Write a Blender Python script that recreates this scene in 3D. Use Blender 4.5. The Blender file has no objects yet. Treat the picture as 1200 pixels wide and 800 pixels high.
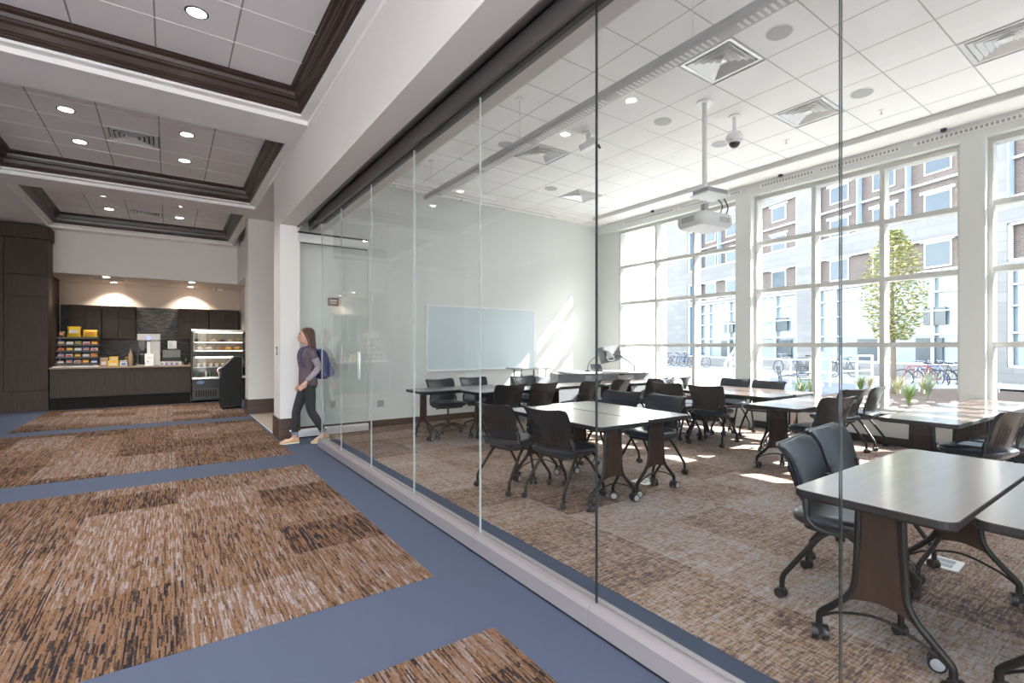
import bpy, bmesh, math, random
from mathutils import Vector, Matrix
rnd = random.Random(7)
sc = bpy.context.scene
PI = math.pi
R = math.radians

# ------------------------------------------------------------------ camera
CAM_H, FPX, YAW, PX, PY = 1.40, 585.5, R(37.03), 639.0, 405.5      # 1200x800 frame
cam_d = bpy.data.cameras.new('camera')
cam = bpy.data.objects.new('camera', cam_d)
sc.collection.objects.link(cam)
cam_d.sensor_fit = 'HORIZONTAL'
cam_d.sensor_width = 36.0
cam_d.lens = FPX / 1200 * 36
cam_d.shift_x = -(PX - 600) / 1200
cam_d.shift_y = (PY - 400) / 1200
cam_d.clip_start = 0.05
cam_d.clip_end = 300
cam.location = (0, 0, CAM_H)
cam.rotation_euler = (PI / 2, 0, -YAW)
sc.camera = cam

# ------------------------------------------------------------------ sky, sun, exposure
SUN_DIR = Vector((-1.0, 0.855, -1.068)).normalized()               # the way the sunlight travels
w = bpy.data.worlds.new('sky'); sc.world = w
w.use_nodes = True
wt = w.node_tree; wt.nodes.clear()
sky = wt.nodes.new('ShaderNodeTexSky')
sky.sky_type = 'NISHITA'
sky.sun_disc = False
sky.sun_elevation = R(39)
sky.sun_rotation = math.atan2(-SUN_DIR.x, -SUN_DIR.y)
sky.air_density = 1.0; sky.dust_density = 1.5; sky.ozone_density = 1.0
bg = wt.nodes.new('ShaderNodeBackground'); bg.inputs[1].default_value = 1.05
wo = wt.nodes.new('ShaderNodeOutputWorld')
hs = wt.nodes.new('ShaderNodeHueSaturation'); hs.inputs['Saturation'].default_value = 0.5
wt.links.new(sky.outputs[0], hs.inputs['Color']); wt.links.new(hs.outputs[0], bg.inputs[0]); wt.links.new(bg.outputs[0], wo.inputs[0])
sun_d = bpy.data.lights.new('sun', 'SUN'); sun_d.energy = 21.0; sun_d.angle = R(0.53); sun_d.color = (1, 0.97, 0.93)
sun = bpy.data.objects.new('sun', sun_d); sc.collection.objects.link(sun)
sun.rotation_euler = SUN_DIR.to_track_quat('-Z', 'Y').to_euler()
sun.location = (30, -20, 30)
sc.view_settings.view_transform = 'Standard'
sc.view_settings.look = 'None'
sc.view_settings.exposure = 1.06
sc.view_settings.gamma = 1.0
sc.view_settings.use_curve_mapping = False
sc.cycles.transparent_max_bounces = 24
sc.cycles.max_bounces = 10
sc.cycles.diffuse_bounces = 6
sc.cycles.glossy_bounces = 4

# ------------------------------------------------------------------ helpers
COL = sc.collection
def tag(o, label=None, cat=None, group=None, kind=None):
    if label: o['label'] = label
    if cat: o['category'] = cat
    if group: o['group'] = group
    if kind: o['kind'] = kind
    return o
def empty(name, loc=(0, 0, 0), rz=0, label=None, cat=None, group=None):
    o = bpy.data.objects.new(name, None)
    o.empty_display_size = 0.1
    COL.objects.link(o); o.location = loc; o.rotation_euler = (0, 0, rz)
    return tag(o, label, cat, group)
def copy_tree(o, parent=None):
    c = o.copy(); COL.objects.link(c)
    c.parent = parent
    for ch in o.children: copy_tree(ch, c)
    return c
def ray(u, v):
    r = (u - PX) / FPX; c, s = math.cos(YAW), math.sin(YAW)
    return (r * c + s, -r * s + c, (PY - v) / FPX)
def ground(u, v, z=0.0):
    a = ray(u, v); k = (z - CAM_H) / a[2]
    return Vector((a[0] * k, a[1] * k, z))

class MB:
    def __init__(s): s.v = []; s.f = []; s.m = []; s.cur = 0
    def mat(s, i): s.cur = i; return s
    def add(s, vs, fs, M=None):
        b = len(s.v)
        s.v += [tuple(M @ Vector(p)) if M else tuple(p) for p in vs]
        s.f += [tuple(b + i for i in f) for f in fs]; s.m += [s.cur] * len(fs)
        return s
    def box(s, x0, y0, z0, x1, y1, z1, M=None):
        vs = [(x, y, z) for z in (z0, z1) for y in (y0, y1) for x in (x0, x1)]
        return s.add(vs, [(0, 2, 3, 1), (4, 5, 7, 6), (0, 1, 5, 4), (2, 6, 7, 3), (0, 4, 6, 2), (1, 3, 7, 5)], M)
    def cbox(s, c, d, M=None):
        return s.box(c[0]-d[0]/2, c[1]-d[1]/2, c[2]-d[2]/2, c[0]+d[0]/2, c[1]+d[1]/2, c[2]+d[2]/2, M)
    def prism(s, pts, z0, z1, M=None):
        n = len(pts)
        vs = [(x, y, z0) for x, y in pts] + [(x, y, z1) for x, y in pts]
        fs = [tuple(range(n - 1, -1, -1)), tuple(range(n, 2 * n))] + [(i, (i + 1) % n, n + (i + 1) % n, n + i) for i in range(n)]
        return s.add(vs, fs, M)
    def lathe(s, prof, n=16, M=None):          # prof (r, z) from bottom to top; caps closed
        vs = []; fs = []
        for r, z in prof:
            vs += [(r * math.cos(2*PI*i/n), r * math.sin(2*PI*i/n), z) for i in range(n)]
        for k in range(len(prof) - 1):
            for i in range(n):
                j = (i + 1) % n
                fs.append((k*n+i, k*n+j, (k+1)*n+j, (k+1)*n+i))
        fs.append(tuple(range(n - 1, -1, -1))); b = (len(prof) - 1) * n
        fs.append(tuple(range(b, b + n)))
        return s.add(vs, fs, M)
    def cyl(s, p0, p1, r, n=12, r1=None):
        p0 = Vector(p0); p1 = Vector(p1); d = p1 - p0
        M = Matrix.Translation(p0) @ d.to_track_quat('Z', 'Y').to_matrix().to_4x4()
        return s.lathe([(r, 0), (r if r1 is None else r1, d.length)], n, M)
    def tube(s, path, r, n=8, closed=False):
        P = [Vector(p) for p in path]; vs = []; fs = []; N = len(P)
        up = None
        for i, p in enumerate(P):
            if closed: d = (P[(i+1) % N] - P[i-1])
            else: d = P[min(i+1, N-1)] - P[max(i-1, 0)]
            d.normalize()
            if up is None:
                up = Vector((0, 0, 1)) if abs(d.z) < .9 else Vector((1, 0, 0))
            a = d.cross(up); a.normalize(); b = a.cross(d); up = b
            rr = r[i] if isinstance(r, (list, tuple)) else r
            vs += [tuple(p + a * (rr*math.cos(2*PI*k/n)) + b * (rr*math.sin(2*PI*k/n))) for k in range(n)]
        for i in range(N if closed else N - 1):
            i2 = (i + 1) % N
            for k in range(n):
                k2 = (k + 1) % n
                fs.append((i*n+k, i*n+k2, i2*n+k2, i2*n+k))
        if not closed:
            fs.append(tuple(range(n - 1, -1, -1))); fs.append(tuple((N-1)*n + k for k in range(n)))
        return s.add(vs, fs)
    def grid(s, rows, closed_u=False, M=None):
        n = len(rows[0]); vs = [p for r_ in rows for p in r_]; fs = []
        for i in range(len(rows) - 1):
            for k in range(n if closed_u else n - 1):
                k2 = (k + 1) % n
                fs.append((i*n+k, i*n+k2, (i+1)*n+k2, (i+1)*n+k))
        return s.add(vs, fs, M)
    def shell(s, rows, normal_off, M=None):     # a sheet with thickness: rows of points, offset vector per point fn
        back = [[tuple(Vector(p) + Vector(normal_off(i, k))) for k, p in enumerate(r_)] for i, r_ in enumerate(rows)]
        n = len(rows[0]); m = len(rows); vs = [p for r_ in rows for p in r_] + [p for r_ in back for p in r_]; fs = []
        B = m * n
        for i in range(m - 1):
            for k in range(n - 1):
                q = (i*n+k, i*n+k+1, (i+1)*n+k+1, (i+1)*n+k)
                fs.append(q); fs.append(tuple(B + x for x in reversed(q)))
        loop = [k for k in range(n)] + [i*n+n-1 for i in range(1, m)] + [(m-1)*n+k for k in range(n-2, -1, -1)] + [i*n for i in range(m-2, 0, -1)]
        for a, b in zip(loop, loop[1:] + loop[:1]): fs.append((b, a, B + a, B + b))
        return s.add(vs, fs, M)
    def mesh(s, name, mats, smooth=None):
        me = bpy.data.meshes.new(name); me.from_pydata(s.v, [], s.f)
        for m in (mats if isinstance(mats, (list, tuple)) else [mats]): me.materials.append(m)
        me.polygons.foreach_set('material_index', s.m)
        bm = bmesh.new(); bm.from_mesh(me); bmesh.ops.recalc_face_normals(bm, faces=bm.faces); bm.to_mesh(me); bm.free()
        if smooth is not None:
            me.polygons.foreach_set('use_smooth', [True] * len(me.polygons))
            me.set_sharp_from_angle(angle=R(smooth))
        me.update()
        return me
    def build(s, name, mats, parent=None, smooth=None, loc=None, rz=0, bevel=0):
        o = bpy.data.objects.new(name, s.mesh(name, mats, smooth)); COL.objects.link(o)
        if parent: o.parent = parent
        if loc is not None: o.location = loc
        if rz: o.rotation_euler = (0, 0, rz)
        if bevel:
            b = o.modifiers.new('bevel', 'BEVEL'); b.width = bevel; b.segments = 2; b.limit_method = 'ANGLE'; b.angle_limit = R(40)
        return o
def inst(name, me, parent=None, loc=(0, 0, 0), rz=0):
    o = bpy.data.objects.new(name, me); COL.objects.link(o)
    if parent: o.parent = parent
    o.location = loc; o.rotation_euler = (0, 0, rz)
    return o
def rrect(w, h, r, n=5, cx=0, cy=0):
    pts = []
    for ox, oy, a0 in ((w/2-r, h/2-r, 0), (-w/2+r, h/2-r, 90), (-w/2+r, -h/2+r, 180), (w/2-r, -h/2+r, 270)):
        for i in range(n + 1):
            a = R(a0 + 90 * i / n); pts.append((cx + ox + r*math.cos(a), cy + oy + r*math.sin(a)))
    return pts
def smooth_path(pts, n=5):
    P = [Vector(p) for p in pts]; out = []
    for i in range(len(P) - 1):
        p0 = P[max(i-1, 0)]; p1 = P[i]; p2 = P[i+1]; p3 = P[min(i+2, len(P)-1)]
        for k in range(n):
            t = k / n
            out.append(0.5 * ((2*p1) + (p2-p0)*t + (2*p0-5*p1+4*p2-p3)*t*t + (3*p1-p0-3*p2+p3)*t**3))
    out.append(P[-1]); return out
def struct(name, mb, m, label, cat, smooth=None, bevel=0):
    return tag(mb.build(name, m, None, smooth, bevel=bevel), label, cat, kind='structure')

# ------------------------------------------------------------------ materials
MATS = {}
def mat(name, col, rough=0.5, metal=0.0, spec=0.5, coat=0.0, emit=None, es=0.0, noise=0, nscale=20, bump=0, bscale=60, sub=None, coat_rough=0.1):
    if name in MATS: return MATS[name]
    m = bpy.data.materials.new(name); m.use_nodes = True; nt = m.node_tree
    b = nt.nodes['Principled BSDF']
    b.inputs['Base Color'].default_value = (*col, 1); b.inputs['Roughness'].default_value = rough
    b.inputs['Metallic'].default_value = metal; b.inputs['Specular IOR Level'].default_value = spec
    b.inputs['Coat Weight'].default_value = coat; b.inputs['Coat Roughness'].default_value = coat_rough
    if emit: b.inputs['Emission Color'].default_value = (*emit, 1); b.inputs['Emission Strength'].default_value = es
    if noise or bump:
        g = nt.nodes.new('ShaderNodeNewGeometry')
    if noise:
        n = nt.nodes.new('ShaderNodeTexNoise'); n.inputs['Scale'].default_value = nscale; n.inputs['Detail'].default_value = 5
        nt.links.new(g.outputs['Position'], n.inputs['Vector'])
        mx = nt.nodes.new('ShaderNodeMix'); mx.data_type = 'RGBA'
        mx.inputs[6].default_value = (*[c * (1 - noise) for c in col], 1); mx.inputs[7].default_value = (*[min(1, c * (1 + noise)) for c in col], 1)
        nt.links.new(n.outputs[0], mx.inputs[0]); nt.links.new(mx.outputs[2], b.inputs['Base Color'])
    if bump:
        n2 = nt.nodes.new('ShaderNodeTexNoise'); n2.inputs['Scale'].default_value = bscale; n2.inputs['Detail'].default_value = 3
        nt.links.new(g.outputs['Position'], n2.inputs['Vector'])
        bp = nt.nodes.new('ShaderNodeBump'); bp.inputs['Strength'].default_value = bump; bp.inputs['Distance'].default_value = 0.01
        nt.links.new(n2.outputs[0], bp.inputs['Height']); nt.links.new(bp.outputs[0], b.inputs['Normal'])
    MATS[name] = m; return m
def nodes(m):
    return m.node_tree, m.node_tree.nodes['Principled BSDF']
def N(nt, t, **kw):
    n = nt.nodes.new(t)
    for k, v in kw.items(): setattr(n, k, v)
    return n
def math_n(nt, op, a, b=None):
    n = nt.nodes.new('ShaderNodeMath'); n.operation = op
    for i, x in enumerate((a, b)):
        if x is None: continue
        if isinstance(x, (int, float)): n.inputs[i].default_value = x
        else: nt.links.new(x, n.inputs[i])
    return n.outputs[0]
def ramp(nt, fac, stops, interp='LINEAR'):
    n = nt.nodes.new('ShaderNodeValToRGB'); n.color_ramp.interpolation = interp
    e = n.color_ramp.elements
    while len(e) < len(stops): e.new(0.5)
    for i, (p, c) in enumerate(stops): e[i].position = p; e[i].color = (*c, 1)
    nt.links.new(fac, n.inputs[0]); return n.outputs[0]

def carpet_mat(name, cross, stops, tile=0.36):
    m = mat(name, (.2, .12, .07), rough=0.95, spec=0.1)
    nt, b = nodes(m)
    g = N(nt, 'ShaderNodeNewGeometry'); s = N(nt, 'ShaderNodeSeparateXYZ'); nt.links.new(g.outputs['Position'], s.inputs[0])
    oi = N(nt, 'ShaderNodeObjectInfo')
    def dashes(a, c, fa, fc):
        ca = math_n(nt, 'FLOOR', math_n(nt, 'MULTIPLY', a, fa))
        w1 = N(nt, 'ShaderNodeTexWhiteNoise', noise_dimensions='1D'); nt.links.new(ca, w1.inputs['W'])
        cc = math_n(nt, 'FLOOR', math_n(nt, 'ADD', math_n(nt, 'MULTIPLY', c, fc), math_n(nt, 'MULTIPLY', w1.outputs[0], 9.0)))
        cv = N(nt, 'ShaderNodeCombineXYZ'); nt.links.new(ca, cv.inputs[0]); nt.links.new(cc, cv.inputs[1])
        w2 = N(nt, 'ShaderNodeTexWhiteNoise', noise_dimensions='2D'); nt.links.new(cv.outputs[0], w2.inputs['Vector'])
        return w2.outputs[0], w1.outputs[0]
    v, col1 = dashes(s.outputs[0], s.outputs[1], 140.0 if not cross else 130.0, 9.0 if not cross else 20.0)
    vf, col2 = dashes(s.outputs[0], s.outputs[1], 230.0, 60.0)
    v = math_n(nt, 'ADD', math_n(nt, 'ADD', math_n(nt, 'MULTIPLY', v, 0.56), math_n(nt, 'MULTIPLY', col1, 0.22 if not cross else 0.12)), math_n(nt, 'MULTIPLY', vf, 0.22 if not cross else 0.32))
    if cross:
        v2, c2 = dashes(s.outputs[1], s.outputs[0], 125.0, 24.0)
        big = N(nt, 'ShaderNodeTexNoise'); big.inputs['Scale'].default_value = 2.2; big.inputs['Detail'].default_value = 4; nt.links.new(g.outputs['Position'], big.inputs['Vector'])
        v = math_n(nt, 'ADD', math_n(nt, 'ADD', math_n(nt, 'MULTIPLY', v, 0.36), math_n(nt, 'MULTIPLY', math_n(nt, 'ADD', math_n(nt, 'MULTIPLY', v2, 0.7), math_n(nt, 'MULTIPLY', c2, 0.3)), 0.34)), math_n(nt, 'MULTIPLY', big.outputs[0], 0.30))
    sh = math_n(nt, 'MULTIPLY', math_n(nt, 'SUBTRACT', oi.outputs['Random'], 0.5), tile)
    v = math_n(nt, 'ADD', v, sh)
    nt.links.new(ramp(nt, v, stops), b.inputs['Base Color'])
    n2 = N(nt, 'ShaderNodeTexNoise'); n2.inputs['Scale'].default_value = 260
    nt.links.new(g.outputs['Position'], n2.inputs['Vector'])
    bp = N(nt, 'ShaderNodeBump'); bp.inputs['Strength'].default_value = 0.35; bp.inputs['Distance'].default_value = 0.006
    nt.links.new(n2.outputs[0], bp.inputs['Height']); nt.links.new(bp.outputs[0], b.inputs['Normal'])
    return m
def wood_mat(name, c0, c1, rough, axis=2, scale=14, coat=0.0, spec=0.5, coat_rough=0.1):
    m = mat(name, c0, rough=rough, coat=coat, spec=spec, coat_rough=coat_rough)
    nt, b = nodes(m)
    g = N(nt, 'ShaderNodeTexCoord'); mp = N(nt, 'ShaderNodeMapping')
    sc_ = [1, 1, 1]; sc_[axis] = 0.06; mp.inputs['Scale'].default_value = sc_
    nt.links.new(g.outputs['Object'], mp.inputs['Vector'])
    n = N(nt, 'ShaderNodeTexNoise'); n.inputs['Scale'].default_value = scale * 4; n.inputs['Detail'].default_value = 6; n.inputs['Distortion'].default_value = 0.6
    nt.links.new(mp.outputs[0], n.inputs['Vector'])
    nt.links.new(ramp(nt, n.outputs[0], [(0.3, c0), (0.7, c1)]), b.inputs['Base Color'])
    return m
def glass_mat(name, tint, ior=1.45, refl=1.0, rough=0.0):
    m = bpy.data.materials.new(name); m.use_nodes = True; nt = m.node_tree; nt.nodes.clear()
    o = N(nt, 'ShaderNodeOutputMaterial'); t = N(nt, 'ShaderNodeBsdfTransparent'); gl = N(nt, 'ShaderNodeBsdfGlossy')
    t.inputs[0].default_value = (*tint, 1); gl.inputs['Roughness'].default_value = rough
    fr = N(nt, 'ShaderNodeFresnel'); fr.inputs['IOR'].default_value = ior
    ge = N(nt, 'ShaderNodeNewGeometry'); mx = N(nt, 'ShaderNodeMixShader')
    k = math_n(nt, 'MULTIPLY', math_n(nt, 'MULTIPLY', fr.outputs[0], refl), math_n(nt, 'SUBTRACT', 1.0, ge.outputs['Backfacing']))
    nt.links.new(k, mx.inputs[0]); nt.links.new(t.outputs[0], mx.inputs[1]); nt.links.new(gl.outputs[0], mx.inputs[2]); nt.links.new(mx.outputs[0], o.inputs[0])
    return m

M_wall = mat('painted_wall', (.74, .72, .70), .65, noise=.02, nscale=3)
M_wallc = mat('classroom_wall', (.66, .675, .66), .55, noise=.015, nscale=2)
M_tan = mat('tan_wall', (.62, .52, .43), .65)
M_white = mat('white_paint', (.82, .81, .80), .5)
M_soffit = mat('soffit_paint', (.80, .78, .79), .6)
M_tile = mat('ceiling_tile', (.84, .84, .84), .85, bump=.15, bscale=220)
M_tilec = mat('corridor_ceiling_tile', (.80, .78, .79), .85, bump=.12, bscale=220)
M_grid = mat('grid_metal', (.44, .44, .44), .5)
M_gridd = mat('grid_dark_metal', (.30, .30, .30), .6)  # dark grey for lengthwise coffer bars, coffer lids and passage floor joints
M_wood = wood_mat('dark_wood', (.030, .018, .014), (.056, .035, .027), .5, 2, 12, spec=.25)
M_woodx = wood_mat('dark_wood_trim', (.026, .014, .010), (.058, .031, .022), .30, 0, 10, spec=.55)
M_base = wood_mat('dark_baseboard', (.050, .030, .024), (.080, .048, .037), .35, 0, 8, coat=.2)
M_blue = mat('blue_carpet', (.074, .092, .140), .95, spec=.1, noise=.12, nscale=180, bump=.3, bscale=300)
CST = [(0.12, (.012, .012, .018)), (.28, (.036, .027, .025)), (.40, (.108, .060, .033)), (.56, (.165, .092, .052)), (.70, (.155, .106, .084)), (.80, (.175, .142, .135)), (.98, (.26, .232, .238))]
M_carp = carpet_mat('streaked_carpet', False, CST, .36)
CST2 = [(0.22, (.060, .060, .085)), (.36, (.155, .116, .100)), (.47, (.285, .188, .128)), (.56, (.36, .265, .205)), (.66, (.33, .30, .31)), (.80, (.45, .42, .41))]
M_carp2 = carpet_mat('woven_carpet', True, CST2, .22)
M_glass = glass_mat('partition_glass', (.985, .995, .99))
M_wglass = glass_mat('window_glass', (.97, .985, .98), refl=.7)
M_gedge_shade = mat('glass_edge', (.030, .040, .038), .2, spec=.6)  # edge look at the nearer seams, its shade put into the colour
M_gedge_lit = mat('glass_edge_lit_tone', (.38, .42, .41), .15, spec=.8)  # same edge at the farther seams, its brightness put into the colour
M_alum = mat('satin_aluminium', (.31, .285, .30), .5, .3)
M_alumd = mat('dark_aluminium', (.155, .140, .138), .42, .55)
M_silver = mat('bright_silver', (.82, .83, .84), .30, .6)
M_black = mat('black_plastic', (.015, .015, .016), .42)
M_gap = mat('black_gap', (.006, .006, .006), .8)
M_frame = mat('window_frame_paint', (.55, .55, .52), .45)
M_sill = mat('brown_sill', (.055, .036, .030), .4)
M_glow = mat('lamp_glow', (.9, .9, .9), .5, emit=(1, .95, .88), es=14)
M_chrome = mat('chrome', (.75, .76, .78), .15, 1.0)
M_steel = mat('steel', (.50, .50, .50), .3, .9)
M_wplast = mat('white_plastic', (.78, .78, .77), .4)
M_gplast = mat('grey_plastic', (.32, .33, .34), .45)
# ================================================================== the setting
_tile_cache = {}
def tile_mesh(name, w, d, h, m):
    k = (name, m.name, round(w, 4), round(d, 4))
    if k not in _tile_cache: _tile_cache[k] = MB().box(-w/2, -d/2, 0, w/2, d/2, h).mesh(name, m)
    return _tile_cache[k]
def lay(name, parent, xs, ys, z, h, m, gap=0.001, skip=(), shift=None):
    for i in range(len(xs) - 1):
        yy = ys if not (shift and i % 2) else shift
        for j in range(len(yy) - 1):
            x0, x1, y0, y1 = xs[i], xs[i+1], yy[j], yy[j+1]
            if x1 - x0 < .03 or y1 - y0 < .03: continue
            cx, cy = (x0+x1)/2, (y0+y1)/2
            if any(abs(cx-a) < .3 and abs(cy-b) < .3 for a, b in skip): continue
            inst(name, tile_mesh(name, x1-x0-gap, y1-y0-gap, h, m), parent, (cx, cy, z))
def cuts(lo, hi, origin, pitch):
    k0 = math.ceil((lo - origin) / pitch - 1e-6); out = [lo]
    x = origin + k0 * pitch
    while x < hi - .02:
        if x > lo + .02: out.append(x)
        x += pitch
    return out + [hi]

T = 0.6096
floor = struct('floor', MB().box(-6, -4, -.12, 1.33, 17.6, 0), M_blue, 'blue carpeted corridor floor with brown streaked carpet fields', 'floor')
for y0, y1 in ((-1.2, 2.14), (2.83, 6.43), (7.14, 11.0), (11.56, 14.98)):
    xs = cuts(-2.06, 1.29, 1.29, T); ys = cuts(y0, y1, y1, T)
    lay('carpet_tile', floor, xs, ys, 0.0005, .004, M_carp, shift=cuts(y0, y1, y1 - T * .5, T))
floor2 = struct('floor_classroom', MB().box(1.33, -2.5, -.12, 8.3, 8.7, 0), M_blue, 'classroom floor with blue carpet border along the glass and brown woven carpet', 'floor')
lay('carpet_tile', floor2, cuts(2.03, 8.13, 2.03, T), cuts(-.6, 8.66, 8.66, T), 0.0005, .004, M_carp2)
M_stone = mat('beige_floor_stone', (.42, .36, .30), .35, noise=.06, nscale=8)
floor3 = struct('floor_side_passage', MB().box(1.33, 8.87, -.12, 6, 11.95, -.002), M_gridd, 'beige stone floor of the side passage behind the metal strip', 'floor')
lay('floor_tile', floor3, cuts(1.36, 5.9, 1.36, .45), cuts(8.9, 11.88, 8.9, .45), -.002, .005, M_stone, gap=.006)
struct('trim_threshold', MB().box(1.33, 8.87, 0, 1.355, 11.89, .006), M_silver, 'silver metal transition strip between carpet and stone floor', 'strip')
struct('floor_cafe', MB().box(1.33, 12.2, -.12, 1.9, 17.6, 0), M_blue, 'floor under the edge of the cafe alcove', 'floor')

# ---- corridor walls
hw = MB()
hw.box(1.33, -4, 3.22, 1.56, 8.33, 4.6); hw.box(1.80, -2.5, 3.22, 1.985, 8.7, 4.6); hw.box(1.56, -4, 3.36, 1.80, 8.33, 4.6)
struct('wall_header', hw, M_wall, 'long pale header wall above the glass partition', 'wall')
struct('wall_pier', MB().box(1.33, 8.33, 0, 1.60, 8.87, 4.6), M_wall, 'white wall end pier beside the open glass doorway', 'wall')
struct('wall_pillar', MB().box(1.31, 11.89, 0, 1.95, 12.35, 4.6), M_wall, 'white pillar at the cafe side of the side passage', 'wall')
struct('wall_passage', MB().box(1.95, 11.95, 0, 6.0, 12.1, 4.6), M_wall, 'white far wall of the side passage', 'wall')
struct('wall_passage_end', MB().box(6.0, 8.87, 0, 6.1, 12.1, 4.6), M_wall, 'white end wall of the side passage', 'wall')
struct('wall_cafe_right', MB().box(1.72, 12.35, 0, 1.85, 17.7, 3.07).box(1.48, 12.35, 3.07, 1.85, 15.7, 4.6), M_wall, 'white side wall of the cafe alcove', 'wall')
struct('wall_bulkhead', MB().box(-2.18, 15.7, 3.07, 1.85, 15.82, 4.6), M_wall, 'white bulkhead wall hanging over the cafe counter', 'wall')
struct('ceiling_cafe', MB().box(-2.2, 15.82, 3.07, 1.85, 17.7, 3.2), M_tan, 'low tan ceiling over the cafe work area', 'ceiling')
struct('wall_cafe_back', MB().box(-2.2, 17.6, 0, 1.85, 17.7, 3.2), M_tan, 'tan back wall above the cafe cabinets', 'wall')
def daylight_wall(name, axis, pos, lo, hi, label):  # unseen walls whose unglazed openings are added to let daylight in
    b = MB(); th = .2
    def bx(a0, a1, z0, z1):
        if axis == 'x': b.box(pos - th, a0, z0, pos, a1, z1)
        else: b.box(a0, pos - th, z0, a1, pos, z1)
    bx(lo, hi, 0, .12); bx(lo, hi, 3.95, 4.6); a = lo
    while a < hi: bx(a, min(a + .12, hi), .12, 3.95); a += 1.8
    struct(name, b, M_wall, label, 'wall')
struct('wall_left', MB().box(-6.2, 0.0, 0, -6.0, 17.7, 4.6), M_wall, 'plain pale side wall of the corridor', 'wall')
daylight_wall('wall_left_open', 'x', -6.0, -4, 0.0, 'unseen part of the corridor side wall with openings added for daylight')
daylight_wall('wall_back', 'y', -4.0, -6, 1.33, 'unseen corridor end wall with tall openings added for daylight')
struct('wall_corridor_front', MB().box(-6.2, 17.6, 0, -2.2, 17.7, 4.6), M_wall, 'far end wall of the corridor', 'wall')

def baseb(name, boxes, label, m=None):
    b = MB()
    for q in boxes: b.box(*q)
    return struct(name, b, m or M_base, label, 'baseboard', bevel=.004)
baseb('baseboard_pier', [(1.312, 8.312, 0, 1.605, 8.885, .315)], 'tall dark wood base around the white wall pier')
baseb('baseboard_pillar', [(1.292, 11.872, 0, 1.95, 12.36, .30)], 'tall dark wood base around the white pillar')

# ---- coffered corridor ceiling
ZB, ZT = 4.03, 4.35
coffers = [(-1.5, 2.12), (2.83, 6.47), (7.21, 11.02), (11.65, 15.36)]
cb = MB()
cb.box(-6.2, -4, ZB, -2.11, 17.7, 4.6)
prev = -4
for y0, y1 in coffers:
    cb.box(-2.11, prev, ZB, 1.33, y0, 4.6); prev = y1
cb.box(-2.11, prev, ZB, 1.48, 15.7, 4.6)
cb.box(1.33, 8.87, ZB, 6.0, 11.95, 4.6)
ceil = struct('ceiling', cb, M_soffit, 'white coffered corridor ceiling with cross beams', 'ceiling')
WP = [(-.02, ZB-.003), (.004, ZB-.003), (.004, ZB+.05), (.095, ZB+.05), (.095, ZB+.078)]
CP = [(.088, 4.108), (.105, 4.108), (.105, 4.125), (.112, 4.125), (.112, 4.140), (.120, 4.145), (.120, 4.165), (.128, 4.17), (.135, 4.225), (.150, 4.238), (.165, 4.238), (.168, 4.262), (.176, 4.266), (.184, 4.30), (.205, 4.318), (.215, 4.318), (.215, 4.345), (.235, 4.355)]
def ring(prof, x0, x1, y0, y1):
    b = MB()
    for (i0, z0), (i1, z1) in zip(prof, prof[1:]):
        def lp(i, z): return [(x0+i, y0+i, z), (x1-i, y0+i, z), (x1-i, y1-i, z), (x0+i, y1-i, z)]
        b.grid([lp(i0, z0), lp(i1, z1)], closed_u=True)
    return b
vent_spots = [(-.41, 9.18), (-.41, 14.225), (-.41, 4.77)]
for k, (y0, y1) in enumerate(coffers):
    nm = ['over the near corridor', 'over the first carpet field', 'between the two middle beams', 'in front of the cafe bulkhead'][k]
    ring(WP, -2.11, 1.33, y0, y1).build('ledge', M_white, ceil)
    cr = ring(CP, -2.11, 1.33, y0, y1).build('trim_%d' % (k + 1), M_woodx)
    tag(cr, 'dark wood crown moulding around the ceiling coffer ' + nm, 'moulding', kind='structure')
    MB().box(-2.11, y0, 4.40, 1.33, y1, 4.5).build('coffer_lid', M_gridd, ceil)
    xs = cuts(-1.90, 1.12, -.10, T); oy = [0.8, 5.69, 8.875, 13.92][k]; ys = cuts(y0+.21, y1-.21, oy, T)
    lay('ceiling_tile', ceil, xs, ys, ZT, .02, M_tilec, gap=.012, skip=[v for v in vent_spots if y0 < v[1] < y1])
    g = MB()
    for x in xs[1:-1]: g.box(x-.007, y0+.2, ZT-.002, x+.007, y1-.2, ZT+.012)
    g.build('ceiling_grid', M_gridd, ceil)
    g = MB()
    for y in ys[1:-1]: g.box(-1.9, y-.006, ZT-.004, 1.12, y+.006, ZT+.012)
    g.build('ceiling_grid', M_white, ceil)

# ---- classroom shell
struct('wall_classroom_back', MB().box(1.6, 8.7, 0, 8.5, 8.87, 4.6), M_wallc, 'pale classroom wall carrying the whiteboard', 'wall')
struct('wall_classroom_front', MB().box(1.64, -2.65, 0, 8.5, -2.5, 4.6), M_wallc, 'classroom wall opposite the whiteboard wall', 'wall')
baseb('baseboard_classroom_back', [(1.6, 8.685, 0, 8.13, 8.70, .115)], 'dark baseboard under the whiteboard wall', M_sill)
baseb('baseboard_window', [(8.125, -2.5, 0, 8.15, 8.7, .115)], 'dark baseboard under the window wall', mat('black_base', (.03, .026, .026), .4))
ww = MB()
ww.box(8.15, -2.5, 0, 8.36, 8.7, .44)
ww.box(8.05, -2.5, 4.0, 8.36, 8.7, 4.6)
for y0, y1 in ((8.04, 8.7), (4.76, 5.05), (1.65, 1.90), (-1.50, -1.21)): ww.box(8.04 if y1 < 8 else 8.15, y0, .44 if y1 > 8 else 0, 8.36, y1, 4.0)
struct('wall_window_side', ww, M_wallc, 'classroom window wall with pale pilasters between the windows', 'wall')
sl = MB()
for y0, y1 in ((5.05, 8.04), (1.90, 4.76), (-1.21, 1.65)): sl.box(8.11, y0, .435, 8.3, y1, .465)
struct('trim_sill', sl, M_white, 'pale window sill ledge under the classroom windows', 'sill', bevel=.004)
sl = MB()
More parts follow.
